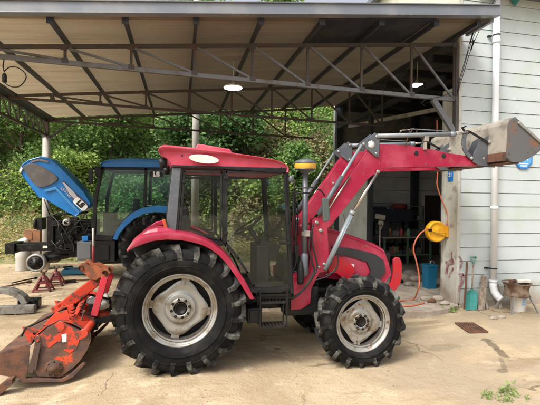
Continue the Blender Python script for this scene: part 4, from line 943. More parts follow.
        Q.append(P[-1]); b.tube(Q, r, 8); b.add('hydraulic_hose', CABLE, T)
    # front guard
    for s in (-1, 1):
        b = MB(); yg = YC-.30
        b.px([(393, 259.5), (395.5, 257), (399, 257.5), (401, 262), (401.5, 275), (399.5, 284), (395, 290), (390, 297), (384, 300), (384, 290), (390, 283), (393, 272)], yg, YC+s*.30-.02, YC+s*.30+.02); b.add('front_guard', REDB, T, bevel=.008)
    q = PY(391, 292, YC-.3); b = MB(); b.box(q.x-.06, q.x+.0, YC-.28, YC+.28, q.z-.06, q.z+.03); b.box(cF.x+.15, q.x-.06, YC-.16, YC+.16, q.z-.1, q.z+.06); b.add('front_weight_bracket', BLACK, T, bevel=.006)
    # bucket
    y0, y1 = YC-.82, YC+.82; sh = [(514.5, 117), (509, 120.5), (507.5, 124), (506, 152), (507, 158), (511, 162), (521, 162.5), (533, 156), (546, 146)]
    P = [PY(u, v, y0) for u, v in sh]; pin = []
    cen = V(P[0].x+.2, 0, P[0].z-.25)
    for p in P: d = V(cen.x-p.x, 0, cen.z-p.z).normalized()*.014; pin.append(V(p.x+d.x, y0, p.z+d.z))
    b = MB(); 
    for i in range(len(P)-1):
        a, c, d, e = P[i], P[i+1], pin[i+1], pin[i]
        b.prism([V(a.x, y0+.0, a.z), V(c.x, y0+.0, c.z), V(d.x, y0+.0, d.z), V(e.x, y0+.0, e.z)], (0, y1-y0, 0))
    bk = b.add('bucket', BEIGE, T)
    for ya_, yb_ in ((y0-.012, y0-.001), (y1+.001, y1+.012)):
        b = MB(); b.prism([V(p.x, ya_, p.z) for p in P], (0, yb_-ya_, 0)); b.add('side_plate', WORNST, bk, bevel=.002)
    a, c = PY(517, 122.5, y0), PY(543, 145.5, y0)
    for yy_ in (y0-.022, y1+.022): b = MB(); b.bar((a.x, yy_, a.z), (c.x, yy_, c.z), .02, .035); b.add('edge_bar', STEEL, bk, bevel=.004)
    b = MB(); a, c = PY(521, 163, y0), PY(547, 145, y0); e, g_ = PY(506.5, 152, y0), PY(506.5, 160, y0)
    b.box(e.x-.028, e.x-.001, y0+.005, y1-.005, g_.z-.01, e.z); b.bar((e.x-.0, YC, g_.z-.035), (a.x-.02, YC, g_.z-.035), y1-y0-.02, .014, (0, 1, 0)); b.add('bottom_rail', RUST, bk, bevel=.003)
    for s in (-1, 1):
        for dy in (-.075, .075):
            b = MB(); ya = YC+s*.42+dy; yq = YC-.42-.075
            b.px([(509.5, 128), (505, 127), (487, 139), (480, 153), (479.5, 161), (486, 165), (510, 166)], y0+.2, ya-.008, ya+.008)
            b.add('bucket_ear', DGREY, bk, bevel=.002)
        b = MB(); q = PY(489.5, 142, YC-.52); b.lathe([(.026, -.13), (.026, .13)], (q.x, YC+s*.42, q.z), (0, 1, 0), 14); b.lathe([(.0, -.135), (.03, -.135), (.03, -.115)], (q.x, YC+s*.42, q.z), (0, 1, 0), 14); b.add('bucket_pin', BEIGE, bk)
    return T, cR, cF
TR, cR, cF = build_tractor()

# ------------------------------------------------------------------ rotary tiller
def build_tiller():
    yn, yf = 4.62, 6.05; ym = (yn+yf)/2
    o = PY(54.5, 367.6, yn)
    T = thing('rotary_tiller', (o.x, ym, 0), 'rusty orange rotary tiller hitched behind the red tractor', 'tiller')
    def q(u, v, y=yn): return PY(u, v, y)
    for k, y in enumerate((yn, yf)):
        b = MB(); b.px([(36, 337), (47, 328), (58, 322), (65, 323), (80, 330), (91, 333), (91, 341), (87, 351), (80, 361), (73, 368), (60, 377), (38, 376), (33, 366), (33, 352)], yn, y-.008, y+.008); sp = b.add('side_plate', RUSTP, T, bevel=.003)
        s = -1 if k == 0 else 1
        b = MB(); b.px([(38, 337), (47, 329), (58, 323), (65, 324), (80, 331), (90, 334), (89, 341), (80, 339), (77, 348), (70, 353), (64, 350), (66, 343), (58, 341), (50, 347), (42, 346)], yn, y+s*.009, y+s*.014); b.add('painted_flange', ORANGE, sp, bevel=.002)
        b = MB(); c = q(54.5, 367.6)
        b.lathe([(.0, .045), (.03, .045), (.035, .03), (.06, .03), (.065, .018), (.085, .016), (.09, 0)], (c.x, y+s*.008, c.z), (0, s, 0), 28)
        for i in range(8): a = 2*PI*i/8; b.lathe([(.009, 0), (.009, .012), (0, .013)], (c.x+.073*math.cos(a), y+s*.024, c.z+.073*math.sin(a)), (0, s, 0), 6)
        b.add('bearing_flange', RUST, sp)
        b = MB(); b.px([(19, 380), (22, 377.5), (62, 378), (70, 374), (83, 362), (86, 363), (74, 376), (64, 381), (22, 381.5)], yn, y-.03, y+.03); b.add('skid_runner', RUSTP, T, bevel=.004)
        b = MB(); a0, a1 = q(38, 346), q(31, 372); b.bar((a0.x, y+s*.02, a0.z), (a1.x, y+s*.02, a1.z), .012, .05); a2, a3 = q(41, 342), q(36, 369); b.bar((a2.x, y+s*.03, a2.z), (a3.x, y+s*.03, a3.z), .012, .02); b.add('slotted_arm', RUSTP, sp, bevel=.003)
        b = MB(); b.px([(62, 334), (67, 333), (67, 341), (63, 342)], yn, y-.018 if k == 0 else y+.015, y-.015 if k == 0 else y+.018); b.add('pale_sticker', WHITE, sp)
    # rotor hood: curved sheet between the side plates
    top = [(30, 345), (34, 336), (45, 327), (58, 320), (70, 322), (84, 329)]
    P = [q(u, v) for u, v in top]; b = MB()
    for i in range(len(P)-1):
        a, c = P[i], P[i+1]; b.prism([V(a.x, yn+.01, a.z), V(c.x, yn+.01, c.z), V(c.x, yn+.01, c.z-.012), V(a.x, yn+.01, a.z-.012)], (0, yf-yn-.02, 0))
    b.add('rotor_hood', ORANGE, T)
    b = MB(); a, c = q(22, 350), q(0, 378)     # hinged tail board
    pts = [q(33, 346), q(27, 345), (q(12, 349)), q(0, 353), q(-8, 358)]; 
    arc = [q(31, 344), q(20, 346.5), q(8, 350), q(-3, 354), q(-10, 362), q(-12, 372)]
    for i in range(len(arc)-1):
        a, c = arc[i], arc[i+1]; b.prism([V(a.x, yn-.015, a.z), V(c.x, yn-.015, c.z), V(c.x, yn-.015, c.z-.01), V(a.x, yn-.015, a.z-.01)], (0, yf-yn, 0))
    b.px([(31, 344.5), (20, 347), (8, 350.5), (-3, 354.5), (-9, 362), (-11, 372), (10, 375.5), (27, 378), (29, 366)], yn, yn-.026, yn-.016)
    tb = b.add('tail_board', RUST, T)
    b = MB(); b.px([(-2, 392), (4, 391), (17, 379), (17, 374), (10, 376), (-4, 387)], yn, yn-.12, yn-.03); b.add('drag_foot', RUST, T, bevel=.004)
    # tines
    b = MB(); c = q(54.5, 367.6); ax = V(c.x, 0, c.z)
    b.lathe([(.045, 0), (.045, yf-yn-.04)], (c.x, yn+.02, c.z), (0, 1, 0), 16)
    for i in range(10):
        y = yn+.12+(yf-yn-.24)*i/9
        for k in range(4):
            a = k*PI/2+i*.5; p = [V(c.x+r*math.cos(a+t), y+d, max(c.z+r*math.sin(a+t), .0)) for r, t, d in ((.04, 0, 0), (.13, .1, 0), (.18, .35, 0), (.20, .6, .05))]
            for j in range(3): b.bar(p[j], p[j+1], .012, .045)
    b.add('rotor_tines', RUST, T)
    # front and rear tubes, top beam, levers
    for (u, v), r in (((84, 333), .045), ((60, 326), .05), ((38, 338), .028)):
        b = MB(); a = q(u, v); b.tube([(a.x, yn-.03, a.z), (a.x, yf+.03, a.z)], r, 16); b.add('cross_tube', ORANGE, T)
    # lugs and bracket plates along the hood
    for y, u in ((yn+.06, 0), (yn+.3, 0), (yn+.55, 0), (yn+.9, 0), (yn+1.2, 0)):
        a, c, d = q(45, 318), q(66, 306), q(70, 330); b = MB(); b.prism([V(a.x, y, a.z-.05), V(a.x+.08, y, a.z+.03), V(c.x, y, a.z+.06), V(d.x, y, d.z), V(q(44, 330).x, y, q(44, 330).z)], (0, .014, 0)); b.add('bracket_plate', ORANGE, T, bevel=.003)
    b = MB(); b.px([(18, 330), (24, 330), (39, 334), (36, 340), (25, 346)], yn, yn+.10, yn+.115); b.px([(18, 330), (24, 330), (39, 334), (36, 340), (25, 346)], yn, yf-.2, yf-.185); b.add_each('hood_gusset', ORANGE, T, bevel=.003)
    p0 = PY(25, 328.5, yn+.1); p1 = PY(75, 304, yn+.35); b = MB(); b.tube([p0, p1], .012, 10); b.tube([p0, p0+V(-.03, 0, -.08)], .009, 8); b.add('adjusting_rod', BLACKG, T)
    # diagonal box beam up to the mast
    for (a, c, w1, h1) in (((50, 326, 4.75), (80, 292, 5.25), .07, .10), ((64, 306, 4.95), (99, 279, 5.3), .09, .12), ((84, 338, 4.8), (92, 318, 5.1), .06, .07), ((60, 316, 4.9), (92, 296, 5.5), .05, .06), ((72, 322, 4.8), (92, 282, 5.35), .04, .05), ((56, 312, 5.3), (78, 298, 5.6), .12, .14)):
        b = MB(); b.bar(PY(*a), PY(*c), w1, h1); b.add('cross_beam', ORANGE, T, bevel=.01)
    b = MB(); g = PY(83, 316, ym); b.cbox((g.x-.03, ym, g.z), .30, .26, .24); b.lathe([(.11, -.15), (.13, -.1), (.13, .1), (.11, .15)], (g.x-.03, ym, g.z), (0, 1, 0), 20); b.lathe([(.05, 0), (.05, .18), (.03, .2), (.03, .28)], (g.x+.1, ym, g.z), (1, 0, 0), 16)
    b.cbox((g.x-.2, ym-.3, g.z-.02), .16, .5, .10); b.add('gearbox', ORANGE, T, bevel=.02)
    for dy in (-.13, .13):
        b = MB(); b.px([(81.5, 264), (84, 261.5), (88, 261), (92, 264.5), (98, 264), (104, 267), (110, 267.5), (112.5, 271), (109, 275), (103, 274.5), (99, 278), (92, 277.5), (88, 272), (83, 269)], ym, ym+dy-.012, ym+dy+.012); b.add('mast_plate', ORUST, T, bevel=.003)
    b = MB(); c = PY(84, 266, ym); b.lathe([(.03, -.16), (.03, .16)], (c.x, ym, c.z), (0, 1, 0), 12); c = PY(107, 270, ym); b.lathe([(.024, -.18), (.024, .18)], (c.x, ym, c.z), (0, 1, 0), 12); b.add_each('mast_pin', RUST, T)
    for a, c in (((105, 277, 5.12), (94, 316, 5.0)), ((112, 273, 5.5), (103, 300, 5.5))): b = MB(); b.bar(PY(*a), PY(*c), .05, .075 if a[0] == 105 else .06); b.add('mast_strut', REDB, T, bevel=.005)
    b = MB(); c = PY(99, 302, 5.3); b.lathe([(.06, -.13), (.09, -.08), (.10, .02), (.095, .10), (.05, .12)], c, (1, 0, .15), 20); b.add('shaft_guard', WHITE, T)
    b = MB(); b.tube([c+V(.08, 0, 0), c+V(.32, 0, .05)], .045, 12); b.cbox(c+V(-.02, -.22, -.12), .1, .05, .3); b.bar(c+V(.0, -.28, -.16), c+V(.3, -.32, -.1), .03, .07); b.bar(c+V(.0, .28, -.16), c+V(.3, .32, -.1), .03, .07); b.tube([c+V(-.25, .1, -.02), c+V(-.1, -.1, .12), c+V(.15, -.1, .05)], .014, 8); b.add('drive_shaft', BLACKG, T)
    for (a, c, r) in (((36, 333, 4.7), (58, 316, 5.0), .012), ((46, 326, 4.9), (72, 303, 5.35), .014), ((70, 325, 4.72), (86, 306, 5.1), .016), ((60, 319, 5.0), (88, 288, 5.6), .012), ((78, 330, 4.72), (84, 312, 4.9), .010), ((52, 318, 5.4), (76, 300, 5.8), .015)):
        b = MB(); p_, q_ = PY(*a), PY(*c); b.tube([p_, q_], r, 8); b.lathe([(r*1.9, -.02), (r*1.9, .02)], p_, (q_-p_), 6); b.lathe([(r*1.9, -.02), (r*1.9, .02)], q_, (q_-p_), 6); b.add('brace_rod', RUST if r < .0125 else ORANGE, T)
    for k in range(3):
        p_ = PY(64+9*k, 326-4*k, 4.72+.1*k); b = MB(); pts = [p_+V(.022*math.cos(t), .022*math.sin(t), .012*t/2) for t in [i*.7 for i in range(40)]]; b.tube(pts, .005, 5); b.add('spring', BLACKG, T)
    # rust lump details on the deck
    b = MB()
    for i in range(26):
        y = random.uniform(yn+.1, yf-.1); k = random.uniform(0, 1); a = P[2].lerp(P[4], k); s = random.uniform(.03, .07)
        b.lathe([(s*.5, 0), (s*.5, s*.5), (s*.28, s*.5), (s*.28, s*.8), (0, s*.8)], (a.x, y, a.z+.0), (random.uniform(-.2, .2), 0, 1), 6)
    b.add('deck_bolts', ORANGE, T)
build_tiller()

# ------------------------------------------------------------------ blue tractor under repair
def build_blue():
    Yn = 9.72; W = 1.75; Yb = Yn+W/2
    o = PY(110, 280, Yn)
    T = thing('blue_tractor', (o.x, Yb, 0), 'blue cab tractor under repair with its hood tipped up and front wheel off', 'tractor')
    def q(u, v, y=Yn): return PY(u, v, y)
    cw = q(152, 248); 
    for s, y in ((-1, Yb-W/2+.22), (1, Yb+W/2-.22)):
        R_ = cw.z-ground_z(cw.x, Yn)+.0
        wheel('rear_wheel', T, (cw.x, y, cw.z), R_, R_*.52, .46, 20, .05, s, RIM, -1)
    # hood, tipped
    yh = Yb-.38
    out = [(19.2, 169), (22.5, 164.5), (29, 160), (39.5, 157), (50.8, 160), (58.5, 166), (66, 173.5), (74, 182), (82.8, 191.5), (90, 203), (88.5, 208.5), (82, 211), (75.5, 216.5), (66, 211.5), (55, 205), (46.5, 199.5), (42.5, 197.5), (38.5, 197.5), (30, 186.5), (21, 174)]
    P = [PY(u, v, yh) for u, v in out]; c = sum(P, Vector())/len(P)
    b = MB(); rings = []
    n_up = 10
    for y, k in ((-.36, .97), (-.38, 1), (-.36, 1.02), (-.25, 1.05), (0, 1.07), (.25, 1.05), (.36, 1.02), (.38, 1), (.36, .97)):
        r = []
        for i, p in enumerate(P):
            kk = k if 1 <= i <= 9 else min(1, k)
            r.append(V(c.x+(p.x-c.x)*kk, Yb+y, c.z+(p.z-c.z)*kk))
        rings.append(r)
    b.loft(rings); hd = b.add('hood', BLUE, T, bevel=.015)
    yo = yh-.004
    b = MB(); b.px([(22.6, 166.5), (30.5, 163.2), (37, 164.2), (43.6, 167.2), (50, 171.2), (56.5, 175.8), (58, 178.6), (56, 181.6), (50, 184.6), (44.6, 187), (39, 187), (34.5, 184), (30.5, 179.6)], yh, yo-.012, yo+.03); b.add('side_screen', mat('grey_mesh_screen', (.10, .095, .09), .3, .2, (.15, .135, .12), 5, .4, .7), hd, bevel=.004)
    b = MB(); b.px([(62, 181), (65, 182), (71, 189), (88.5, 205), (87.5, 208), (82, 210), (76, 203.5), (69, 194)], yh, yo-.008, yo+.01); b.add('maroon_stripe', MAROON, hd)
    b = MB(); b.px([(62.5, 182), (65, 183), (74, 192), (78, 197.5), (74.5, 199), (70, 194.5)], yh, yo-.011, yo+.01); b.add('silver_stripe', SILVER, hd)
    b = MB(); b.px([(44, 191), (46, 189.5), (56, 186.5), (75, 206), (80, 212), (78.5, 213.5), (73, 208), (55.5, 189.5), (46, 192)], yh, yo-.010, yo+.01); b.add('crease_line', mat('pale_blue_edge', (.05, .24, .52), .3), hd, bevel=.003)  # hood crease drawn as a paler blue bar
    b = MB(); b.px([(19.2, 171.5), (21.5, 167), (23.2, 168.5), (21, 173)], yh, yo-.02, yo+.2); b.add('nose_lamp', WHITE, hd, bevel=.006)
    b = MB(); b.px([(31, 161.2), (39.5, 158.8), (49, 161.2), (48, 162.5), (39.5, 160.5), (31.5, 162.6)], yh, yo-.008, yo+.01); b.add('dirt_film', mat('brown_dirt_film', (.20, .15, .11), .9), hd)
    ang = math.atan2(-(209-198.5), (86-75.5)); cc = PY(80.4, 204, yo-.02); d = V(math.cos(ang), 0, math.sin(ang)); n = V(-math.sin(ang), 0, math.cos(ang))
    def badge(cc, d, n, L_, H_, par, bg, fg, size):
        b = MB(); b.prism(rings_round([cc+d*a*L_+n*bb*H_ for a, bb in ((-1, -1), (1, -1), (1, 1), (-1, 1))], H_*.8, 5), (0, .006, 0)); b.add('badge', bg, par)
        M = Matrix(((d.x, n.x, 0, cc.x), (0, 0, -1, cc.y-.003), (d.z, n.z, 0, cc.z), (0, 0, 0, 1)))
        text_mesh('badge_lettering', 'LS', size, M, fg, par, .001, .012)
    badge(cc+V(0, -.006, 0), d, n, .17, .085, hd, BWHITE, BLACK, .17)
    c2 = PY(68, 189.5, yo-.01); M = Matrix(((d.x, n.x, 0, c2.x-.05), (0, 0, -1, yo-.008), (d.z, n.z, 0, c2.z-.06), (0, 0, 0, 1)))
    text_mesh('model_lettering', 'XP7102', .10, M, SILVER, hd, .001)
    b = MB(); a = q(56, 205, yh+.2); b.tube([PY(47, 200, yh+.1), PY(55, 216, yh+.1)], .012, 8); b.tube([PY(44, 199, yh+.6), PY(50, 216, yh+.6)], .012, 8); b.add_each('gas_strut', BLACK, T)
    # engine and radiator
    b = MB(); a, c3 = q(44, 216), q(90, 262)
    b.box(a.x+.05, c3.x, Yb-.26, Yb+.26, c3.z+.12, a.z-.12); b.box(a.x-.10, a.x+.04, Yb-.33, Yb+.33, c3.z+.3, a.z-.02); b.box(q(42, 240).x, q(100, 240).x, Yb-.18, Yb+.18, q(60, 262).z, q(60, 246).z)
    b.box(q(64, 220).x, q(72, 220).x, Yb-.40, Yb-.26, q(60, 236).z, q(60, 218).z)
    for i in range(16):
        x = random.uniform(a.x+.1, c3.x-.1); z = random.uniform(c3.z+.2, a.z-.1); s = random.uniform(.05, .11)
        if i % 2: b.lathe([(s, 0), (s, .1), (s*.6, .12), (0, .12)], (x, Yb-.26, z), (0, -1, 0), 14)
        else: b.cbox((x, Yb-.30, z), s*2, .14, s*1.4)
    b.add('engine', BLACKG, T, bevel=.01)
    b = MB(); e = q(68, 222, Yb-.4); b.lathe([(.05, 0), (.085, .02), (.085, .14), (.05, .16)], e, (0, -1, 0), 18); b.lathe([(.06, 0), (.06, .3)], (e.x-.1, Yb-.3, e.z-.03), (1, 0, 0), 14); b.add('turbo', STEEL, T)
    for k in range(7):
        b = MB(); p = [V(random.uniform(a.x, c3.x), Yb-.42, random.uniform(c3.z+.2, a.z+.05)) for _ in range(4)]; b.tube([p[0], p[0].lerp(p[1], .5)+V(0, -.05, .08), p[1], p[1].lerp(p[2], .6)+V(0, -.03, -.08), p[2]], .012, 6); b.add('engine_hose', CABLE, T)
    b = MB(); c4 = q(36, 225, Yb-.3); b.lathe([(.0, 0), (.12, .01), (.12, .06), (0, .07)], V(c4.x, Yb-.2, c4.z+.02), (-1, 0, 0), 14); b.box(c4.x, c4.x+.1, Yb-.25, Yb+.1, c4.z-.12, c4.z+.16); b.tube([q(47, 218, Yb-.3), q(58, 213, Yb-.3), q(74, 214, Yb-.3), q(88, 212, Yb-.3)], .025, 8); b.add('fan_shroud', BLACK, T)
    # front frame
    b = MB(); f0, f1 = q(6.5, 244, Yb-.2), q(52, 251, Yb-.2); b.box(f0.x+.2, f1.x+.3, Yb-.22, Yb-.15, f1.z, f0.z); b.box(f0.x+.2, f1.x+.3, Yb+.15, Yb+.22, f1.z, f0.z); b.box(f0.x, f0.x+.2, Yb-.30, Yb+.30, f1.z-.04, f0.z+.02)
    fr = b.add('front_frame', BLACKG, T, bevel=.012)
    b = MB(); g = q(44.5, 247, Yb-.23); b.box(g.x-.04, g.x+.06, Yb-.225, Yb-.222, g.z-.03, g.z+.03); b.add('pale_plate', WHITE, fr)
    # front axle and bare hub
    h = q(34.5, 263.5, Yn+.1); b = MB(); b.lathe([(.09, -.6), (.11, 0), (.15, .2), (.11, .5), (.09, 1.2)], (h.x, Yb, h.z), (0, 1, 0), 18); b.tube([(h.x, Yb-.1, h.z), (q(60, 250).x, Yb-.1, h.z+.12)], .09, 12); b.add('front_axle', BLACKG, T)
    for s in (-1, 1):
        b = MB(); hc = (h.x, Yb+s*.62, h.z); ax = (0, s, 0); b.lathe([(.12, -.05), (.20, -.03), (.21, .02), (.20, .08), (.165, .10), (.15, .07)], hc, ax, 32); hb = b.add('wheel_hub', RIM, T)
        b = MB(); b.lathe([(.15, .07), (.14, .10), (.06, .12), (.045, .15), (0, .155)], hc, ax, 28)
        for i in range(8): a_ = 2*PI*i/8; b.tube([Vector(hc)+V(.11*math.cos(a_), s*.10, .11*math.sin(a_)), Vector(hc)+V(.11*math.cos(a_), s*.15, .11*math.sin(a_))], .009, 6)
        b.add('hub_face', BLACKG, hb)
    # boxes under the cab
    a, c5 = q(77, 242, Yn+.15), q(91.5, 260.5, Yn+.15); b = MB(); b.box(a.x, c5.x, Yn+.15, Yn+.5, c5.z, a.z); b.box(a.x+.02, c5.x-.02, Yn+.135, Yn+.15, c5.z+.04, a.z-.04); b.add('battery_box', mat('grey_plastic_box', (.12, .125, .13), .5), T, bevel=.02)
    a, c5 = q(94, 241, Yn+.1), q(115, 262, Yn+.1); b = MB(); b.box(a.x, c5.x, Yn+.1, Yn+.55, c5.z, a.z); b.box(a.x+.1, a.x+.33, Yn+.07, Yn+.1, c5.z+.05, a.z-.1); b.box(a.x-.1, q(170, 250).x, Yb-.3, Yb+.3, q(100, 268).z, q(100, 236).z); b.add('fuel_tank', BLACK, T, bevel=.03)
    b = MB(); b.box(q(80, 240).x, q(86, 240).x, Yn+.2, Yn+.35, q(80, 242).z, q(80, 237).z); b.add('blue_filter', BLUE, T, bevel=.01)
    # cab
    yc = Yn+.12; yf = 2*Yb-yc
    def lp(pts): return [PY(u, v, yc) for u, v in pts]
    b = MB()
    for y in (yc, yf):
        for pts in ([(101.5, 167), (104.5, 167), (97.5, 199), (95.5, 236), (92, 236), (93.5, 198)], [(144.5, 168), (147.5, 168), (147, 206), (143, 206)], [(178, 168), (182, 168), (184, 210), (180, 210)],
                    [(101, 165.5), (182, 167), (182, 171), (101, 169.5)], [(92, 234), (113, 236), (113, 241), (92, 240)], [(113, 236), (119, 225), (130, 213), (145, 207), (182, 205), (182, 208), (146, 210), (131, 216), (121, 228), (116, 240)]):
            b.prism([V(p.x, y-.03, p.z) for p in lp(pts)], (0, .06, 0))
    for u, v in ((103, 168), (95, 236), (180, 168)): p = PY(u, v, yc); b.box(p.x-.03, p.x+.03, yc+.03, yf-.03, p.z-.03, p.z+.03)
    cab = b.add('cab_frame', BLACK, T, bevel=.006)
    for y in (yc, yf):
        b = MB(); b.prism([V(p.x, y-.004, p.z) for p in lp([(104, 169), (145, 170), (144.5, 207), (131, 213), (119, 227), (114, 237), (96, 235), (98, 199)])], (0, .008, 0)); b.add('door_glass', GLASSB, cab)
        b = MB(); b.prism([V(p.x, y-.004, p.z) for p in lp([(147, 170), (180, 171), (181, 206), (147, 207)])], (0, .008, 0)); b.add('quarter_glass', GLASSB, cab)
    cc = PY(156.3, 174.5, yc)+V(0, -.02, 0); badge(cc, V(1, 0, 0), V(0, 0, 1), .15, .07, cab, BLACK, BWHITE, .15)
    b = MB(); b.prism([V(p.x, yc+.03, p.z) for p in lp([(102, 169), (103, 169), (95, 200), (94, 200)])], (0, yf-yc-.06, 0)); b.add('windscreen', GLASSB, cab)
    rp = [(100.5, 166.5), (101.5, 162.5), (108, 160.3), (130, 159.2), (170, 160.5), (186, 163), (187, 168), (170, 167.5), (104, 167)]
    P = [PY(u, v, yc-.06) for u, v in rp]; cx = sum(p.x for p in P)/len(P); cz = P[0].z; b = MB(); rings = []
    for y, k, kz in ((-.80, .98, .7), (-.84, 1, 1), (-.7, 1, 1.25), (0, 1, 1.5), (.7, 1, 1.25), (.84, 1, 1), (.80, .98, .7)): rings.append([V(cx+(p.x-cx)*k, Yb+y, cz+(p.z-cz)*(kz if p.z > cz else 1)) for p in P])
    b.loft(rings); b.add('cab_roof', BLUE, T, bevel=.012)
    b = MB()     # fender
    up = [(113, 239), (116, 231), (122, 222.5), (131, 213.5), (142, 208), (155, 205.5), (170, 206), (184, 212)]
    lo = [(117, 240), (120, 233), (126, 226), (134, 219), (144, 214), (155, 212), (168, 213), (180, 217)]
    rings = []
    for a_, c_ in zip(up, lo):
        a_ = PY(*a_, Yn); c_ = PY(*c_, Yn); rings.append([V(a_.x, Yn-.02, a_.z), V(a_.x, Yn+.4, a_.z), V(a_.x, Yn+.4, a_.z-.02), V(c_.x, Yn, c_.z), V(c_.x, Yn-.02, c_.z)])
    b.loft(rings); b.add('fender', BLUE, T, bevel=.006)
    b = MB(); x, z = q(120, 225).x, q(120, 225).z; b.cbox((x, Yb, z), .5, .5, .14); b.cbox((x+.25, Yb, z+.3), .12, .48, .6, Matrix.Rotation(.1, 3, 'Y')); b.add('seat', BLACK, T, bevel=.03)
    b = MB(); x, z = q(104, 215).x, q(104, 218).z; b.cbox((x, Yb, z-.15), .25, .5, .5); b.tube([(x, Yb, z), (x+.18, Yb, z+.22)], .03, 8)
    b.tube([V(x+.2+.12*math.sin(t)*.5, Yb+.2*math.cos(t), z+.25+.13*math.sin(t)) for t in [2*PI*i/20 for i in range(21)]], .014, 6); b.add('dashboard', BLACK, T, bevel=.01)
    # mirrors
    b = MB(); b.tube([PY(102, 168, yc), PY(96, 167.5, yc-.25), PY(91, 169, yc-.3)], .012, 6); b.cbox(PY(91, 176, yc-.3), .09, .05, .34); b.cbox(PY(98, 172, yc-.25), .13, .05, .17)
    b.tube([PY(103, 168, yf), PY(97, 167, yf+.2)], .012, 6); b.cbox(PY(100, 172, yf+.25), .2, .05, .3); b.add_each('mirror', BLACK, T, bevel=.01)
    b = MB(); b.tube([q(93.2, 263, Yn), q(93.2, 246, Yn)], .025, 8); b.mi = 1; b.tube([q(93.2, 246, Yn), q(93.2, 228, Yn)], .022, 8); 
    r = b.add('marker_pole', [mat('dull_red', (.30, .03, .03), .5), WHITE]); 
    tag(r, 'thin red and white pole leaning upright by the blue tractor cab step', 'pole')
build_blue()

def jack(u, v, Y, hpx, label):
    p = PY(u, v, Y); z0 = ground_z(p.x, Y); h = PY(u, v-hpx, Y).z-z0; s = .16
    t = thing('jack_stand', (p.x, Y, z0), label, 'jack stand', 'jack stands under the blue tractor')
    b = MB(); 
    for a, c in ((-1, -1), (1, -1), (1, 1), (-1, 1)): b.bar((p.x+a*s*1.05, Y+c*s*.8, z0), (p.x+a*.035, Y+c*.035, z0+h*.72), .05, .014, (1, -a*c, 0))
    for dy in (-1, 1): b.bar((p.x-s, Y+dy*s*.78, z0+.04), (p.x+s, Y+dy*s*.78, z0+.04), .03, .03); b.bar((p.x-s*.5, Y+dy*s*.4, z0+h*.42), (p.x+s*.5, Y+dy*s*.4, z0+h*.42), .03, .04)
    b.lathe([(.06, h*.6), (.055, h*.75), (.045, h*.76)], (p.x, Y, z0), (0, 0, 1), 12)
    b.add('legs', mat('maroon_jack_paint', (.16, .02, .025), .5, 0, (.09, .04, .03), 9), t)
    b = MB(); b.lathe([(.03, h*.6), (.03, h*.93)], (p.x, Y, z0), (0, 0, 1), 10); b.box(p.x-.05, p.x+.05, Y-.035, Y+.035, z0+h*.93, z0+h*.97); b.box(p.x-.06, p.x-.035, Y-.035, Y+.035, z0+h*.97, z0+h*1.03); b.box(p.x+.035, p.x+.06, Y-.035, Y+.035, z0+h*.97, z0+h*1.03); b.add('ratchet_post', RUST, t)
    return t
jack(43.5, 290, 9.0, 19, 'nearer maroon jack stand beneath the bare hub of the blue tractor')
jack(56, 285, 9.5, 18, 'farther maroon jack stand behind the first, under the blue tractor engine')

# ------------------------------------------------------------------ clutter on the left
def zg(p): return ground_z(p.x, p.y)
def drum():
    p = PY(22.5, 262, 11.6); z = zg(p); b = MB(); r = .16; b.lathe([(0, 0), (r, 0), (r, .02), (r*.97, .14), (r, .16), (r*.97, .3), (r, .32), (r, .5), (r*.93, .52), (0, .52)], (p.x, p.y, z), (0, 0, 1), 24)
    tag(b.add('concrete_drum', POLE, origin=(p.x, p.y, z)), 'grey cylinder drum standing behind the blue tractor front frame', 'drum')
    b = MB()
    for i in range(5): b.lathe([(0, -.08), (.10, -.05), (.13, .02), (.08, .09), (0, .1)], (p.x+random.uniform(-.08, .2), p.y+random.uniform(-.1, .1), z+.58+.07*i*.6), (random.uniform(-.3, .3), random.uniform(-.3, .3), 1), 9)
    tag(b.add('rag_pile', WHITE, origin=(p.x, p.y, z+.52)), 'crumpled off-white rags on top of the grey drum', 'rags')
    p = PY(34, 243, 11.9); z = p.z; b = MB(); b.box(p.x-.17, p.x+.2, p.y-.2, p.y+.2, zg(p), z-.02); tag(b.add('block_stack', CONC, origin=(p.x, p.y, zg(p)), bevel=.01), 'squat concrete block stack under the brown crate', 'block')
    b = MB(); b.box(p.x-.19, p.x+.19, p.y-.18, p.y+.18, z-.02, z+.36); b.box(p.x-.14, p.x+.02, p.y-.19, p.y-.18, z+.1, z+.3); tag(b.add('crate', DIRTBOX, origin=(p.x, p.y, z-.02), bevel=.01), 'brown crate behind the blue tractor radiator', 'crate')
drum()
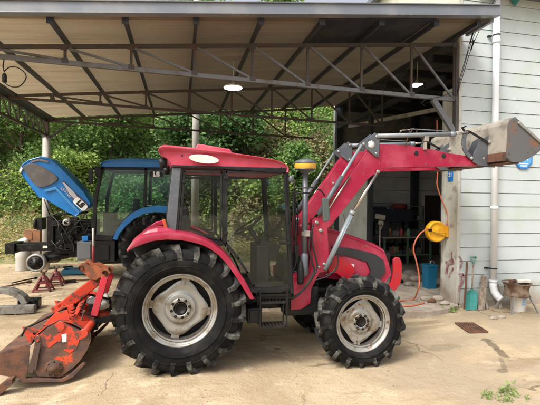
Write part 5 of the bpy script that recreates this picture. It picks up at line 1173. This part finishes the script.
def left_weight():
    Y = 6.6; p = PY(15, 313, Y); z = PZ(15, 315, 0).z
    g = PZ(18, 314, .0); Y = g.y; x0 = PY(0, 310, Y).x; x1 = PY(34, 310, Y).x
    t = thing('cast_weight_bracket', (g.x, Y, 0), 'grey cast tractor bracket with a curved arm lying at the left edge of the yard', 'metal part')
    b = MB(); b.box(x0-.35, x1, Y, Y+.10, .0, .13); b.box(x0-.3, x1-.05, Y+.10, Y+.38, .0, .05); b.lathe([(.02, 0), (.02, .006), (0, .006)], (x0+.35, Y-.001, .07), (0, -1, 0), 12); b.add('base_bar', mat('cast_grey_metal', (.26, .25, .22), .6, .3, (.14, .12, .10), 7), t, bevel=.012)
    b = MB(); pts = []
    for i in range(9): a = PI*.95-i*PI*.11; pts.append(V(x0+.05+.42*math.cos(a)-.1, Y+.2, .07+.33*math.sin(a)))
    rings = [[p+V(0, -.10, 0), p+V(0, .10, 0), p+(p-V(x0-.05, Y+.2, .0)).normalized()*-.09+V(0, .10, 0), p+(p-V(x0-.05, Y+.2, .0)).normalized()*-.09+V(0, -.10, 0)] for p in pts]
    b.loft(rings); b.add('curved_arm', MATS['cast_grey_metal'], t, bevel=.006)
    b = MB(); xx = PY(25, 300, Y+.3).x; b.box(xx-.12, xx+.2, Y+.3, Y+.5, .0, .16); b.lathe([(.07, 0), (.07, .05), (0, .05)], (xx+.12, Y+.3, .1), (0, -1, 0), 14); b.add('lug_block', BLACKG, t, bevel=.02)
left_weight()
def lump(name, u, v, sx, sy, sz, m, label, cat, rot=0, bevel=.01):
    p = PZ(u, v, ground_z(PZ(u, v, 0).x, PZ(u, v, 0).y)); b = MB(); b.cbox((p.x, p.y, p.z+sz/2-.004), sx, sy, sz, rot); 
    return tag(b.add(name, m, origin=p, bevel=bevel), label, cat)
# blue tray with tools
p = PZ(76, 273, 0); t = thing('tool_tray', (p.x, p.y, 0), 'faded blue tool tray on the dirt behind the orange tiller', 'tray')
b = MB(); b.box(p.x-.28, p.x+.28, p.y-.2, p.y+.2, 0, .02)
for x0, x1, y0, y1 in ((-.28, .28, -.2, -.18), (-.28, .28, .18, .2), (-.28, -.26, -.18, .18), (.26, .28, -.18, .18)): b.box(p.x+x0, p.x+x1, p.y+y0, p.y+y1, .02, .11)
b.add('tray', TARP, t, bevel=.006)
b = MB(); 
for i in range(6): b.bar((p.x-.2+.07*i, p.y-.12, .05+.01*i), (p.x-.15+.06*i, p.y+.14, .07), .03, .03)
b.add_each('wrench', STEEL, t)
for nm, u0, v0, u1, v1, r, m, lab in (('long_bar', 0, 288, 30, 281.5, .02, RUST, 'long thin rusty bar lying left of the jack stands'), ('pry_bar', 12, 283, 36, 278, .014, BLACKG, 'short dark pry bar on the dirt below the bare hub'), ('steel_rod', 60, 281, 92, 279.5, .02, RUST, 'rusty rod lying between jack stands and tiller')):
    a, c = PZ(u0, v0, .02), PZ(u1, v1, .02); b = MB(); b.tube([a, a.lerp(c, .5)+V(0, 0, .005), c], r, 8); b.lathe([(r*1.8, -.03), (r*1.8, .03)], c, (c-a), 8); tag(b.add(nm, m, origin=a), lab, 'bar')
lump('steel_block', 70, 283, .24, .12, .07, BLACKG, 'small dark steel block on the dirt beside the tiller mast', 'metal part', .2)
lump('offcut', 68, 268, .22, .1, .06, BLACK, 'little black offcut on the dirt beneath the blue tractor engine', 'metal part', .5)
lump('rag', 52, 268, .3, .2, .04, WHITE, 'flat pale rag on the dirt beyond the jack stands', 'rag', .3)
# scattered small debris
b = MB()
for i in range(2200):
    x = random.uniform(-6, 7); y = random.uniform(3.2, 12.8)
    if i > 420: x = random.uniform(-2.6, 4.2); y = random.uniform(3.0, 5.6)
    if random.random() < .4: y = random.uniform(8, 12.9); x = random.uniform(-5.5, 1)
    s = random.uniform(.003, .012)*(1.7 if y > 8 else 1)*(.45 if i > 420 else 1); z = ground_z(x, y)
    if 3.4 < x and y > 5.6: continue
    b.cbox((x, y, z+s*.25), s*2, s*random.uniform(1, 2), s, Matrix.Rotation(random.random()*6, 3, 'Z') @ Matrix.Rotation(random.uniform(-.4, .4), 3, 'X'))
tag(b.add('gravel', mat('pebbles', (.36, .29, .20), .9, 0, (.24, .19, .14), 2, .4, .6)), kind='stuff')

# utility pole behind
p = PY(195.5, 150, 13.6); b = MB(); z = hill_z(p.x, 13.6); b.tube([(p.x, 13.6, z-.2), (p.x, 13.6, 11)], [.13, .10], 14); tag(b.add('utility_pole', POLE, origin=(p.x, 13.6, z)), 'pale concrete pole standing behind the red tractor roof', 'pole')

# ------------------------------------------------------------------ right side: signs and tools by the wall
def plaque():
    c = PY(523.5, 158.5, Y1-.03); r = .215; t = thing('wall_sign', (c.x, Y1-.02, c.z), 'blue hexagonal number sign on the mint wall behind the bucket', 'sign')
    hexa = [V(c.x+r*math.cos(a)*1.0, Y1-.034, c.z+r*math.sin(a)) for a in [PI/8+PI/4*i for i in range(8)]]
    b = MB(); b.prism(hexa, (0, .014, 0)); b.add('board', SIGNB, t)
    b = MB(); b.prism([V(c.x+(p.x-c.x)*.86, Y1-.037, c.z+(p.z-c.z)*.86) for p in hexa], (0, .003, 0)); b.add('inner_field', SIGNL, t)
    M = lambda x, z: Matrix(((1, 0, 0, c.x+x), (0, 0, -1, Y1-.0385), (0, 1, 0, c.z+z), (0, 0, 0, 1)))
    text_mesh('number', '21', .17, M(.04, .02), BWHITE, t, .0008, .004)
    b = MB(); b.box(c.x-.1, c.x+.1, Y1-.0385, Y1-.037, c.z-.105, c.z-.09); b.box(c.x-.07, c.x+.07, Y1-.0385, Y1-.037, c.z-.15, c.z-.13); b.add('text_line', BWHITE, t)
    y = Y1+.17; q = PX(450.6, 175, XW-.0125); y = q.y; t = thing('small_number_plate', (XW-.02, y, q.z), 'small blue number plate on the garage corner board', 'sign')
    b = MB(); b.box(XW-.019, XW-.013, y-.075, y+.075, q.z-.12, q.z+.12); b.add('plate', SIGNB, t)
    M = Matrix(((0, 0, -1, XW-.0195), (-1, 0, 0, y), (0, 1, 0, q.z), (0, 0, 0, 1)))
    text_mesh('number', '21', .11, M, BWHITE, t, .0008, .002)
    b = MB(); b.box(XW-.0195, XW-.019, y-.055, y+.055, q.z+.075, q.z+.095); b.add('text_line', BWHITE, t)
plaque()
def on_wall(u, v, off): return PY(u, v, Y1-off)
# graffiti-like paint on the corner
b = MB()
def stroke(pts, w_):
    for i in range(len(pts)-1):
        a, c = on_wall(*pts[i], .034), on_wall(*pts[i+1], .034); a.x = max(a.x, XW+.03); b.bar(a, c, .004, w_)
stroke([(458, 275), (464, 274.5), (461.5, 283), (458, 291)], .05)
o = b.add('spray_paint_mark', PAINTM, origin=on_wall(460, 275, .03)); tag(o, 'faded maroon spray paint stroke on the mint siding by the garage corner', 'paint mark')
b = MB(); stroke([(456, 256.5), (461, 258.5), (462.5, 262), (460, 269)], .03)
o = b.add('spray_paint_mark', PAINTM, origin=on_wall(460, 262, .03)); tag(o, 'thin curved maroon paint line on the mint siding above the thicker stroke', 'paint mark')
b = MB(); 
for (y0, z0, y1, z1, w_) in ((Y1+.05, .78, Y1+.28, .70, .10), (Y1+.06, .66, Y1+.2, .45, .05), (Y1+.22, .72, Y1+.26, .5, .07), (Y1+.1, .8, Y1+.12, .95, .04)): xo = XW-.0135-.0012*(w_*7+z1); b.bar((xo, y0, z0), (xo, y1, z1), .003, w_, (1, 0, 0))
tag(b.add('spray_paint_blotch', PAINTM, origin=(XW-.014, Y1+.1, .7)), 'maroon paint blotch low on the white garage corner board', 'paint mark')

zw = -.065
def shovel():
    y0 = Y1-.24; t0 = on_wall(473, 257, .05); bt = PY(471, 318, y0)
    t = thing('shovel', (bt.x, y0, zw), 'teal plastic shovel with wooden shaft leaning on the mint wall', 'shovel')
    top = V(t0.x, Y1-.06, t0.z); bot = V(bt.x+.0, y0, zw+.02); sh = top.lerp(bot, .60)
    b = MB(); b.tube([top+V(0, 0, -.08), sh], .015, 10); b.add('shaft', WOOD, t)
    b = MB(); d = .055; b.tube([top+V(-d, 0, 0), top+V(d, 0, 0)], .013, 8); b.tube([top+V(-d, 0, 0), top+V(-.02, -.01, -.10), top+V(0, -.01, -.13)], .012, 8); b.tube([top+V(d, 0, 0), top+V(.02, -.01, -.10), top+V(0, -.01, -.13)], .012, 8); b.add('grip', TEAL, t)
    b = MB(); rings = []
    ax = (bot-sh)
    for k, wd, cv in ((0, .02, .02), (.08, .05, .02), (.14, .105, .03), (.3, .12, .045), (.7, .125, .045), (.95, .12, .03), (1.0, .11, .02)):
        c = sh.lerp(bot, k); rings.append([c+V(-wd, -.0, 0), c+V(-wd*.5, cv*.7, 0), c+V(0, cv, 0), c+V(wd*.5, cv*.7, 0), c+V(wd, 0, 0), c+V(wd*.5, cv*.7-.008, 0), c+V(0, cv-.008, 0), c+V(-wd*.5, cv*.7-.008, 0)])
    b.loft(rings); b.add('blade', TEAL, t)
shovel()
def plank(u0, v0, u1, v1, wd, th, yb, m, label, name='leaning_plank', cat='plank'):
    a = on_wall(u0, v0, .05); c = PY(u1, v1, yb); c.z = zw; c2 = V(c.x, yb, zw); b = MB(); b.bar(a, c2, wd, th, (1, 0, 0))
    tag(b.add(name, m, origin=c2, bevel=.004), label, cat)
plank(484.5, 276, 481, 320, .11, .03, Y1-.27, WOOD, 'broad weathered board leaning beside the teal shovel')
plank(480.5, 282, 487.5, 318.5, .045, .03, Y1-.2, WOODO, 'narrow grey lath crossing behind the broad board')
plank(496.5, 284, 500.5, 317.5, .07, .035, Y1-.22, WOODO, 'grey post offcut leaning right of the downpipe foot')
plank(467, 262, 464.5, 305, .03, .025, Y1-.12, RUST, 'thin reddish stick leaning left of the teal shovel')
def brazier():
    c = PY(517, 320, Y1-.42); x, y = c.x, Y1-.40; t = thing('wheel_rim_stand', (x, y, zw), 'rusty wheel rim brazier on splayed legs by the mint wall', 'brazier')
    zt = PY(518, 282, y).z; zb_ = PY(518, 295, y).z; r = .23
    b = MB(); b.lathe([(r*1.02, zt-zw), (r*1.05, zt-zw-.015), (r*.92, zt-zw-.03), (r*.84, (zt+zb_)/2-zw), (r*.88, zb_-zw+.02), (r*.95, zb_-zw), (r*.84, zb_-zw+.005), (r*.4, zb_-zw+.03), (.05, zb_-zw+.03)], (x, y, zw), (0, 0, 1), 36)
    b.lathe([(r*1.02, zt-zw), (r*.9, zt-zw-.02), (r*.8, (zt+zb_)/2-zw)], (x, y, zw), (0, 0, 1), 36); b.add('rim', mat('rusty_pale_rim', (.26, .20, .14), .8, .1, (.12, .06, .035), 7, .42, .6, .3, 40), t)
    for dx, dy in ((-.15, -.13), (.15, -.13), (-.14, .14), (.14, .14)):
        b = MB(); b.bar((x+dx, y+dy*.9, zb_+.02), (x+dx*1.9, y+dy*1.5, zw), .03, .03); b.add('leg', STEEL, t)
    z = zt
    for nm, m, lab, args in (('charred_log', RUST, 'dark rusty offcut resting on the wheel rim', ((x-.12, y-.05, z+.025), .2, .07, .06, .4)), ('white_bundle', WHITE, 'white rolled bundle lying on the wheel rim', ((x+.06, y-.08, z+.03), .24, .08, .06, -.15)), ('flat_plate', STEEL, 'flat grey plate lying across the wheel rim', ((x, y+.02, z-.003), .42, .2, .014, .1))):
        b = MB(); b.cbox(*args); tag(b.add(nm, m, origin=args[0], bevel=.012 if nm != 'flat_plate' else .002), lab, nm.split('_')[1])
    # bucket below
    bx, by = PY(518, 318, y+.02).x, y+.02
    t = thing('paint_bucket', (bx, by, zw), 'dirty white bucket with a blue print under the wheel rim stand', 'bucket')
    b = MB(); b.lathe([(0, 0), (.115, 0), (.118, .01), (.135, .30), (.145, .302), (.145, .325), (.134, .327), (.13, .30), (.11, .02), (0, .02)], (bx, by, zw), (0, 0, 1), 32); b.add('pail', WHITE, t)
    b = MB(); b.tube([V(bx+.147*math.cos(a), by+.147*math.sin(a), zw+.30-.05*math.sin(-a)) for a in [-PI*i/12 for i in range(13)]], .004, 6); b.add('handle', STEEL, t)
    b = MB()
    for i in range(3):
        z0 = .12+.045*i; pts = []
        for k in range(7):
            a = -PI/2-.35+.12*k+(.08*i); rr = .121+.018*z0/.3+.003; pts.append((a, rr))
        for k in range(6):
            (a, rr), (a2, _) = pts[k], pts[k+1]; hh = .018+.012*math.sin(k*1.1+i)
            b.face([V(bx+rr*math.cos(a), by+rr*math.sin(a), zw+z0+.006*k), V(bx+rr*math.cos(a2), by+rr*math.sin(a2), zw+z0+.006*(k+1)), V(bx+rr*math.cos(a2), by+rr*math.sin(a2), zw+z0+hh+.006*(k+1)), V(bx+rr*math.cos(a), by+rr*math.sin(a), zw+z0+hh+.006*k)])
    b.add('blue_print', SIGNL, t)
brazier()
# rubble along the wall foot and at the garage mouth
def rock(u, v, s, m=CONC, lab='', nm='rock', z=None):
    zz = zw if z is None else z; p = PZ(u, v, zz); bm = MB(); bmesh.ops.create_icosphere(bm.bm, subdivisions=2, radius=s)
    for v_ in bm.bm.verts: v_.co = Vector((v_.co.x*1.4, v_.co.y, v_.co.z*.7))*(1+.35*noise.noise(v_.co*9/s*.1+Vector((u, v, 0)))) + p + V(0, 0, s*.35)
    return tag(bm.add(nm, m, origin=p), lab, nm.replace('_', ' '))
rock(425, 300, .075, CONC, 'pale rubble lump nearest the hose at the garage mouth', z=.03); rock(432, 302.5, .06, RUST, 'dark rubble lump between two pale ones at the garage mouth', z=.03)
rock(438, 300, .085, CONC, 'biggest pale rubble lump below the blue bin', z=.03); rock(444, 304.5, .065, CONC, 'small pale stone at the foot of the garage corner', z=.03)
rock(502, 318, .05, CONC, 'stone between the leaning post and the wheel rim stand'); rock(493, 319, .045, CONC, 'little stone under the downpipe mouth')
# grate
def grate():
    c = PZ(471, 328, -.07); t = thing('drain_grate', (c.x, c.y, -.07), 'rusty brown drain grate set in the dirt before the mint wall', 'grate')
    A_ = [PZ(u, v, -.07) for u, v in ((455.5, 323.5), (473, 323.5), (487, 331.5), (469, 332.5))]
    e1 = (A_[1]-A_[0]); e2 = (A_[3]-A_[0]); zt = ground_z(c.x, c.y)+.012
    def gp(s, r, dz=0): q = A_[0]+e1*s+e2*r; return V(q.x, q.y, zt+dz)
    b = MB(); 
    for r in (0, .5, 1): b.bar(gp(0, r), gp(1, r), .03, .02, (0, 1, 0))
    for i in range(9): b.bar(gp(i/8, 0, .003), gp(i/8, 1, .003), .02, .018, (1, 0, 0))
    b.add('bars', RUST, t); b = MB(); b.prism([gp(0, 0, -.010), gp(1, 0, -.010), gp(1, 1, -.010), gp(0, 1, -.010)], (0, 0, .004)); b.add('sump', mat('grate_dirt', (.10, .06, .05), .9), t)
grate()
# damp patch / broken concrete streak (a thin sheet of darker soil)
def patch(name, pts, m, dz=.006):
    P = []
    for u, v in pts: p = PZ(u, v, -.07); P.append(V(p.x, p.y, ground_z(p.x, p.y)+dz+.008))
    b = MB(); c = sum(P, Vector())/len(P); n = len(P); 
    for i in range(n): b.face([c, P[i], P[(i+1) % n]])
    tag(b.add(name, m), kind='structure')
DAMP = mat('damp_soil', (.13, .10, .07), .8, 0, (.20, .15, .10), 8, .4, .6, .4, 30)
# weeds
def weeds(u, v, n, s, lab, spread=.12, z=-.07, nm='weed'):
    p = PZ(u, v, z); z0 = ground_z(p.x, p.y); b = MB()
    for i in range(n):
        a = random.uniform(0, 2*PI); r = spread*math.sqrt(random.random()); q = V(p.x+r*1.6*math.cos(a), p.y+r*math.sin(a), z0)
        h = s*random.uniform(.5, 1.2); d = V(random.gauss(0, .35), random.gauss(0, .35), 1).normalized()
        b.tube([q, q+d*h*.5, q+d*h+V(random.uniform(-.01, .01), 0, 0)], [.0018, .0015, .0008], 4, caps=False)
        for k in range(5): leaf(b.bm, q+d*h*random.uniform(.2, 1), s*.38)
    t = b.add(nm, LEAF_W, origin=(p.x, p.y, z0)); tag(t, lab, 'plant')
weeds(497, 393, 34, .055, 'bright green weed tuft in the foreground dirt, the larger one at lower right', .11)
weeds(516, 394, 14, .055, 'sparse green weed sprig just right of the larger foreground tuft', .09)
weeds(449, 311.5, 45, .11, 'dusty green weed at the foot of the garage corner', .10)
weeds(508, 388, 10, .10, 'thin upright weed stalks behind the foreground tufts', .05)

# ------------------------------------------------------------------ garage mouth
def reel():
    Y = 6.78; c = PY(436, 231.5, Y); t = thing('hose_reel', c, 'round yellow air hose reel mounted on the garage corner', 'hose reel')
    R_ = 10.3*SC(436, Y)
    b = MB(); b.lathe([(0, -.05), (.05, -.052), (.06, -.04), (R_*.8, -.036), (R_*.86, -.05), (R_, -.045), (R_*1.02, -.03), (R_*1.02, .06), (R_*.9, .075), (0, .075)], c, (0, 1, 0), 40); b.add('drum_cover', YELLOW, t)
    b = MB(); b.box(c.x-.05, XW-.012, Y-.075, Y-.055, c.z-.03, c.z+.03); b.bar((c.x-.12, Y-.062, c.z+.03), (c.x+.16, Y-.062, c.z-.06), .014, .05); b.box(XW-.06, XW-.013, Y-.08, Y+.1, c.z-.1, c.z+.1); b.add('bracket', YELLOW, t, bevel=.006)
    b = MB(); b.cbox(c+V(-.16, -.04, .03), .06, .06, .05); b.add('hose_guide', BLACK, t)
    def cr(P, n=8):
        Q = []
        for i in range(len(P)-1):
            p0 = P[max(i-1, 0)]; p1 = P[i]; p2 = P[i+1]; p3 = P[min(i+2, len(P)-1)]
            for k in range(n):
                s = k/n; Q.append(.5*((2*p1)+(-p0+p2)*s+(2*p0-5*p1+4*p2-p3)*s*s+(-p0+3*p1-3*p2+p3)*s**3))
        return Q+[P[-1]]
    b = MB(); b.tube(cr([PY(428, 228.5, Y-.05), PY(421, 233, Y-.08), PY(415.5, 241, Y-.1), PY(413.5, 250, Y-.1), PY(416.5, 262, Y-.15), PY(419, 276, Y-.2), PY(418.5, 288, Y-.3), V(*PZ(413, 299.5, .045)), V(*PZ(400, 301, .045)), V(*PZ(396, 305, .04)), V(*PZ(410, 306, .04)), V(*PZ(424, 303, .04))]), .014, 8)
    tag(b.add('air_hose', HOSE, origin=c), 'orange air hose falling from the yellow reel to the concrete', 'hose')
    b = MB(); b.tube(cr([PY(437, 120, Y), PY(437.5, 172, Y), PY(437, 184, Y), PY(441, 198, Y), PY(447, 213, Y-.02), PY(447.5, 222, Y-.03), PY(444, 229, Y-.03)]), .012, 8)
    tag(b.add('supply_hose', HOSE, origin=c), 'thin orange hose hanging from above down to the yellow reel', 'hose')
reel()
def bin_():
    p = PZ(432.5, 289, .02); t = thing('blue_bin', (p.x, p.y, .02), 'tall dark blue plastic bin just inside the garage mouth', 'bin')
    s = SC(432, p.y)*5.4; h = PY(432, 265, p.y).z-.02; b = MB(); rings = []
    for k, z in ((.88, 0), (1, h*.9), (1.06, h*.9), (1.06, h), (.96, h), (.9, h*.1)): rings.append([V(p.x+a*s*k, p.y+c*s*k+s, .02+z) for a, c in ((-1, -1), (1, -1), (1, 1), (-1, 1))])
    b.loft(rings, caps=True); b.add('body', BLUEBIN, t, bevel=.01)
    b = MB(); b.tube([(p.x-s*.5, p.y+s*.2, .02+h), (p.x-s*.3, p.y+s*.2, .1+h), (p.x+s*.3, p.y+s*.2, .1+h), (p.x+s*.5, p.y+s*.2, .02+h)], .008, 6); b.add('handle', STEEL, t)
bin_()
def bench():
    Y = 10.4; x0 = PY(384, 250, Y).x; x1 = PY(432, 250, Y).x; zt = PY(400, 237, Y).z
    x0 = max(x0, XW+.25)
    t = thing('workbench', ((x0+x1)/2, Y+.3, .02), 'cluttered green steel workbench in the dark garage', 'workbench')
    b = MB(); b.box(x0, x1, Y, Y+.7, zt-.04, zt); b.add('top', WOOD, t)
    b = MB()
    for x in (x0+.03, (x0+x1)/2, x1-.03):
        for y in (Y+.03, Y+.67): b.box(x-.025, x+.025, y-.025, y+.025, .02, zt-.04)
    for z in (.35,): b.box(x0, x1, Y+.02, Y+.06, z-.02, z+.02); b.box(x0+.01, x1-.01, Y+.07, Y+.63, z-.012, z+.0)
    b.add('frame', GREENP, t)
    names = [('toolbox', (.05, .05, .06)), ('oil_can', (.3, .28, .25)), ('parts_tin', (.25, .12, .05)), ('jar', (.3, .35, .3)), ('machine_part', (.12, .12, .12)), ('spray_can', (.3, .05, .04)), ('bottle', (.1, .25, .15)), ('cardboard_box', (.3, .2, .1))]
    n = 22
    adj = ['small dark', 'pale dented', 'brown dusty', 'short green', 'squat grey', 'dull red', 'slim', 'worn tan', 'tall grey', 'low black', 'rusty']
    for i in range(n):
        k, c = names[i % len(names)]; x = x0+.1+(x1-x0-.2)*(i % 11)/11+random.uniform(0, .06); shelf = i >= 11; y = Y+random.uniform(.12, .5); z = .35 if shelf else zt
        b = MB(); s = random.uniform(.04, .09)
        if k in ('oil_can', 'jar', 'spray_can', 'bottle', 'parts_tin'): b.lathe([(0, 0), (s*.6, 0), (s*.6, s*2), (s*.3, s*2.3), (s*.25, s*2.6), (0, s*2.6)], (x, y, z+.001), (0, 0, 1), 14)
        else: b.cbox((x, y, z+s+.001), s*2.6, s*1.6, s*2, random.uniform(-.4, .4)); b.cbox((x, y, z+s*2+.015), s*.9, s*.3, .028)
        tag(b.add(k, mat('bench_item_%d' % (i % len(names)), c, .5), origin=(x, y, z), bevel=.004), '%s %s %s the green workbench in the garage' % (adj[i % 11], k.replace('_', ' '), 'on the lower shelf of' if shelf else 'on top of'), k.replace('_', ' '), 'small items on the workbench')
bench()
def machine():
    Y = 11.3; a = PY(373, 209, Y); c = PY(413, 222, Y); z0 = c.z-.0
    t = thing('dark_machine', ((a.x+c.x)/2, Y+.25, .02), 'long black shop machine against the rear garage wall', 'machine')
    b = MB(); b.box(a.x, c.x, Y, Y+.5, z0, a.z); b.box(a.x+.1, a.x+.5, Y+.05, Y+.4, a.z, a.z+.06); b.add('body', mat('navy_machine', (.035, .04, .055), .4), t, bevel=.02)
    b = MB()
    for x in (a.x+.08, c.x-.08):
        for y in (Y+.06, Y+.44): b.box(x-.03, x+.03, y-.03, y+.03, .02, z0)
    b.box(a.x+.1, c.x-.1, Y+.1, Y+.4, .5, .56); b.add('stand', BLACK, t)
    q = PY(402, 210, Y+.1); b = MB(); b.lathe([(0, -.24), (.09, -.22), (.10, 0), (.08, .2), (0, .22)], (q.x, Y+.2, a.z+.08), (1, 0, 0), 14); tag(b.add('red_cover', mat('dull_red_cloth', (.20, .03, .03), .8), origin=(q.x, Y+.2, a.z)), 'dull red bundle lying on the long black machine', 'bundle')
    # shop stand lamp
    Y = 9.6; q = PY(372, 250, Y); zt = PY(372, 215, Y).z; x = max(q.x, XW+.1)
    t = thing('work_light_stand', (x, Y, .02), 'pale work light on a thin stand at the garage edge', 'lamp stand')
    b = MB(); b.tube([(x, Y, .02), (x, Y, zt-.1)], .018, 8); b.lathe([(.16, 0), (.16, .02), (.03, .04)], (x, Y, .02), (0, 0, 1), 20); b.tube([(x, Y, zt-.4), (x+.05, Y-.05, zt-.25), (x, Y, zt-.1)], .012, 6); b.add('pole', STEEL, t)
    b = MB(); b.cbox((x, Y, zt-.05), .24, .14, .13, Matrix.Rotation(.2, 3, 'Y')); b.cbox((x+.02, Y, zt-.2), .12, .1, .1); b.add('lamp_head', BEIGE, t, bevel=.02)
    # tool rack: rods and forks leaning by the lamp
    for i in range(7):
        Y = 11.2; q = PY(352+i*3.1, 250, Y); x = max(q.x, XW+.12+.09*i); b = MB(); b.tube([(x, Y, .02), (x+random.uniform(-.08, .08), 11.9, 1.15+random.uniform(0, .45))], .014, 6)
        if i % 2: b.cbox((x, Y+.02, .12), .2, .04, .24)
        tag(b.add('long_tool', (WOODO, RUST, BLACKG)[i % 3], origin=(x, Y, .02)), ('%s, %s from the left among those leaning in the dark garage' % (('grey wooden pole', 'rusty spade', 'black iron rod', 'grey wooden hoe', 'rusty pole', 'black shovel', 'grey bare pole')[i], ('first', 'second', 'third', 'fourth', 'fifth', 'sixth', 'seventh')[i])), 'tool', 'long tools leaning in the garage')
    # floor clutter
    for i, (u, v, s, m, l) in enumerate(((405, 279, .13, CONC, 'pale sack slumped under the bench, leftmost'), (411, 276, .15, WOODO, 'grey sack behind the pale one under the bench'), (416, 281, .12, CONC, 'rounded pale lump nearest the hose inside the garage'), (422, 274, .13, RUST, 'brown lump left of the blue bin'), (398, 283, .10, BLACKG, 'black lump beside the front guard inside the garage'), (409, 286, .09, WOODO, 'small tan lump on the garage floor edge'))):
        rock(u, v, s, m, l, 'sack', z=.02)
machine()
RACKM = mat('rack_steel', (.20, .21, .20), .6, .1, (.12, .10, .08), 6)
def rack():
    Y = 11.75; x0 = XW+.9; x1 = 7.7; t = thing('storage_rack', ((x0+x1)/2, Y+.2, .02), 'tall dark steel storage rack of parts against the back garage wall', 'rack')
    for x in (x0, (x0+x1)/2, x1):
        for y in (Y, Y+.42): b = MB(); b.box(x-.02, x+.02, y-.02, y+.02, .02, 1.75); b.add('upright', RACKM, t)
    for z in (.30, .78, 1.25, 1.70): b = MB(); b.box(x0-.02, x1+.02, Y-.02, Y+.44, z, z+.03); b.add('shelf', RACKM, t)
    cols = [(.30, .29, .26), (.10, .10, .11), (.28, .10, .06), (.32, .24, .14), (.08, .13, .18), (.45, .44, .40), (.06, .06, .06), (.22, .17, .11)]
    nm = ['pale', 'black', 'rusty red', 'cardboard brown', 'dull blue', 'whitish', 'sooty', 'drab brown']; lv = ['bottom', 'second', 'third']; k = 0
    for li, z in enumerate((.33, .81, 1.28)):
        for j in range(11):
            x = x0+.12+(x1-x0-.24)*j/10+random.uniform(-.03, .03); s = random.uniform(.05, .10); y = Y+random.uniform(.08, .22); b = MB(); c = (j*3+li*5) % 8
            if (j+li) % 3 == 0: b.lathe([(0, 0), (s*.8, 0), (s*.85, s*1.9), (s*.6, s*2.1), (s*.3, s*2.1), (s*.3, s*2.5), (0, s*2.5)], (x, y, z+.001), (0, 0, 1), 14); n_ = 'can'
            elif (j+li) % 3 == 1: b.cbox((x, y, z+s+.001), s*1.8, s*1.5, s*2, random.uniform(-.3, .3)); b.cbox((x, y, z+s*2+.012), s*1.6, s*1.3, .02, .1); n_ = 'box'
            else: b.lathe([(s*.4, -s), (s*.9, -s*.8), (s*.9, s*.2), (s*.5, s*.4), (s*.5, s)], (x, y, z+s*.92), (1, .2, 0), 12); n_ = 'machine_part'
            tag(b.add(n_, mat('rack_item_%d' % c, cols[c], .55), origin=(x, y, z), bevel=.004), '%s %s, %s from the left on the %s rack shelf' % (nm[c], n_.replace('_', ' '), ('first', 'second', 'third', 'fourth', 'fifth', 'sixth', 'seventh', 'eighth', 'ninth', 'tenth', 'eleventh')[j], lv[li]), n_.replace('_', ' '), 'parts on the storage rack')
rack()
# cables at the house corner
b = MB(); 
for d, k in ((0, 0), (.03, .5), (-.03, 1)):
    P = [PY(498+d*30, -6, Y1-.3), PY(488+d*60, 13+k*2, Y1-.55), PY(476+d*100, 31, Y1-.3), PY(468+d*50, 52+3*k, Y1-.12), PY(461+d*40, 78, Y1-.09), PY(457, 92+k*4, Y1-.07)]
    b.tube(P, .006, 6)
b.tube([PY(473, 33, Y1-.3), PY(470, 43, Y1-.25), PY(474, 40, Y1-.2), PY(471, 50, Y1-.14)], .014, 6)
tag(b.add('power_cables', CABLE, origin=PY(470, 50, Y1-.2)), 'black cables drooping down the house corner past the canopy edge', 'cable')
b = MB(); b.tube([PY(453, 92, Y1-.1), PY(440, 97, Y1-.1), PY(426, 99, Y1-.12), PY(421, 103, Y1-.12), PY(425, 106, Y1-.1)], .006, 6); tag(b.add('loose_wire', CABLE, origin=PY(430, 99, Y1-.1)), 'loose wire drooping from the canopy bottom chord by the house', 'cable')

# ------------------------------------------------------------------ vegetation
hillcover()
tree(-8.6, 16.6, 6.5, 2.3, 13000, .13, LEAF_Y, 'yellow-green bushy tree at the far left behind the canopy edge')
tree(-5.6, 16.2, 4.4, 1.7, 10000, .125, LEAF_M, 'mid green leafy tree right behind the white canopy post')
tree(-2.7, 17.0, 7.5, 2.4, 15000, .135, LEAF_M, 'tall green tree behind the tipped blue hood', trunk=.06)
tree(.2, 15.8, 4.2, 1.9, 10000, .14, LEAF_D, 'dark green tree above the blue cab roof')
tree(2.1, 16.4, 5.0, 1.8, 8000, .15, LEAF_D, 'dark tree behind the red cab, its trunk showing under the truss', trunk=.16, bare=.45)
tree(3.2, 15.0, 2.9, 1.3, 7000, .13, LEAF_Y, 'bright green bush seen through the red cab windows', 'bush', 'bush', .05, .05)
tree(4.6, 15.6, 3.2, 1.5, 7000, .14, LEAF_M, 'green bush right of the exhaust pipe behind the canopy', 'bush', 'bush', .05, .05)
tree(-3.9, 15.9, 2.3, 1.2, 6000, .12, LEAF_Y, 'low bright bush left of the blue hood at the slope foot', 'bush', 'bush', .05, .02)
tree(-1.3, 14.8, 2.1, 1.2, 6000, .12, LEAF_M, 'low green bush behind the blue cab door', 'bush', 'bush', .05, .02)
tree(-7.4, 16.0, 2.4, 1.3, 6000, .12, LEAF_M, 'low rounded bush at the left frame edge on the slope foot', 'bush', 'bush', .05, .02)
tree(6.0, 21.5, 6.0, 3.0, 9000, .22, LEAF_M, 'tree topping the hill behind the house roof edge')
tree(.5, 22.5, 5.6, 3.0, 9000, .22, LEAF_M, 'hilltop tree crown showing above the middle of the canopy fascia')

b = MB()
for i in range(420):
    x = random.uniform(-10, 8); y = random.uniform(14.9, 19); z = hill_z(x, y); d = V(random.gauss(0, .5), random.gauss(0, .3), 1).normalized(); l = random.uniform(.5, 1.6)
    b.tube([V(x, y, z), V(x, y, z)+d*l*.6+V(random.uniform(-.1, .1), 0, 0), V(x, y, z)+d*l+V(random.uniform(-.3, .3), -.1, 0)], [.014, .010, .004], 4, caps=False)
tag(b.add('hillside_twigs', mat('twig_bark', (.20, .15, .10), .9, 0, (.10, .075, .05), 5)), kind='stuff')
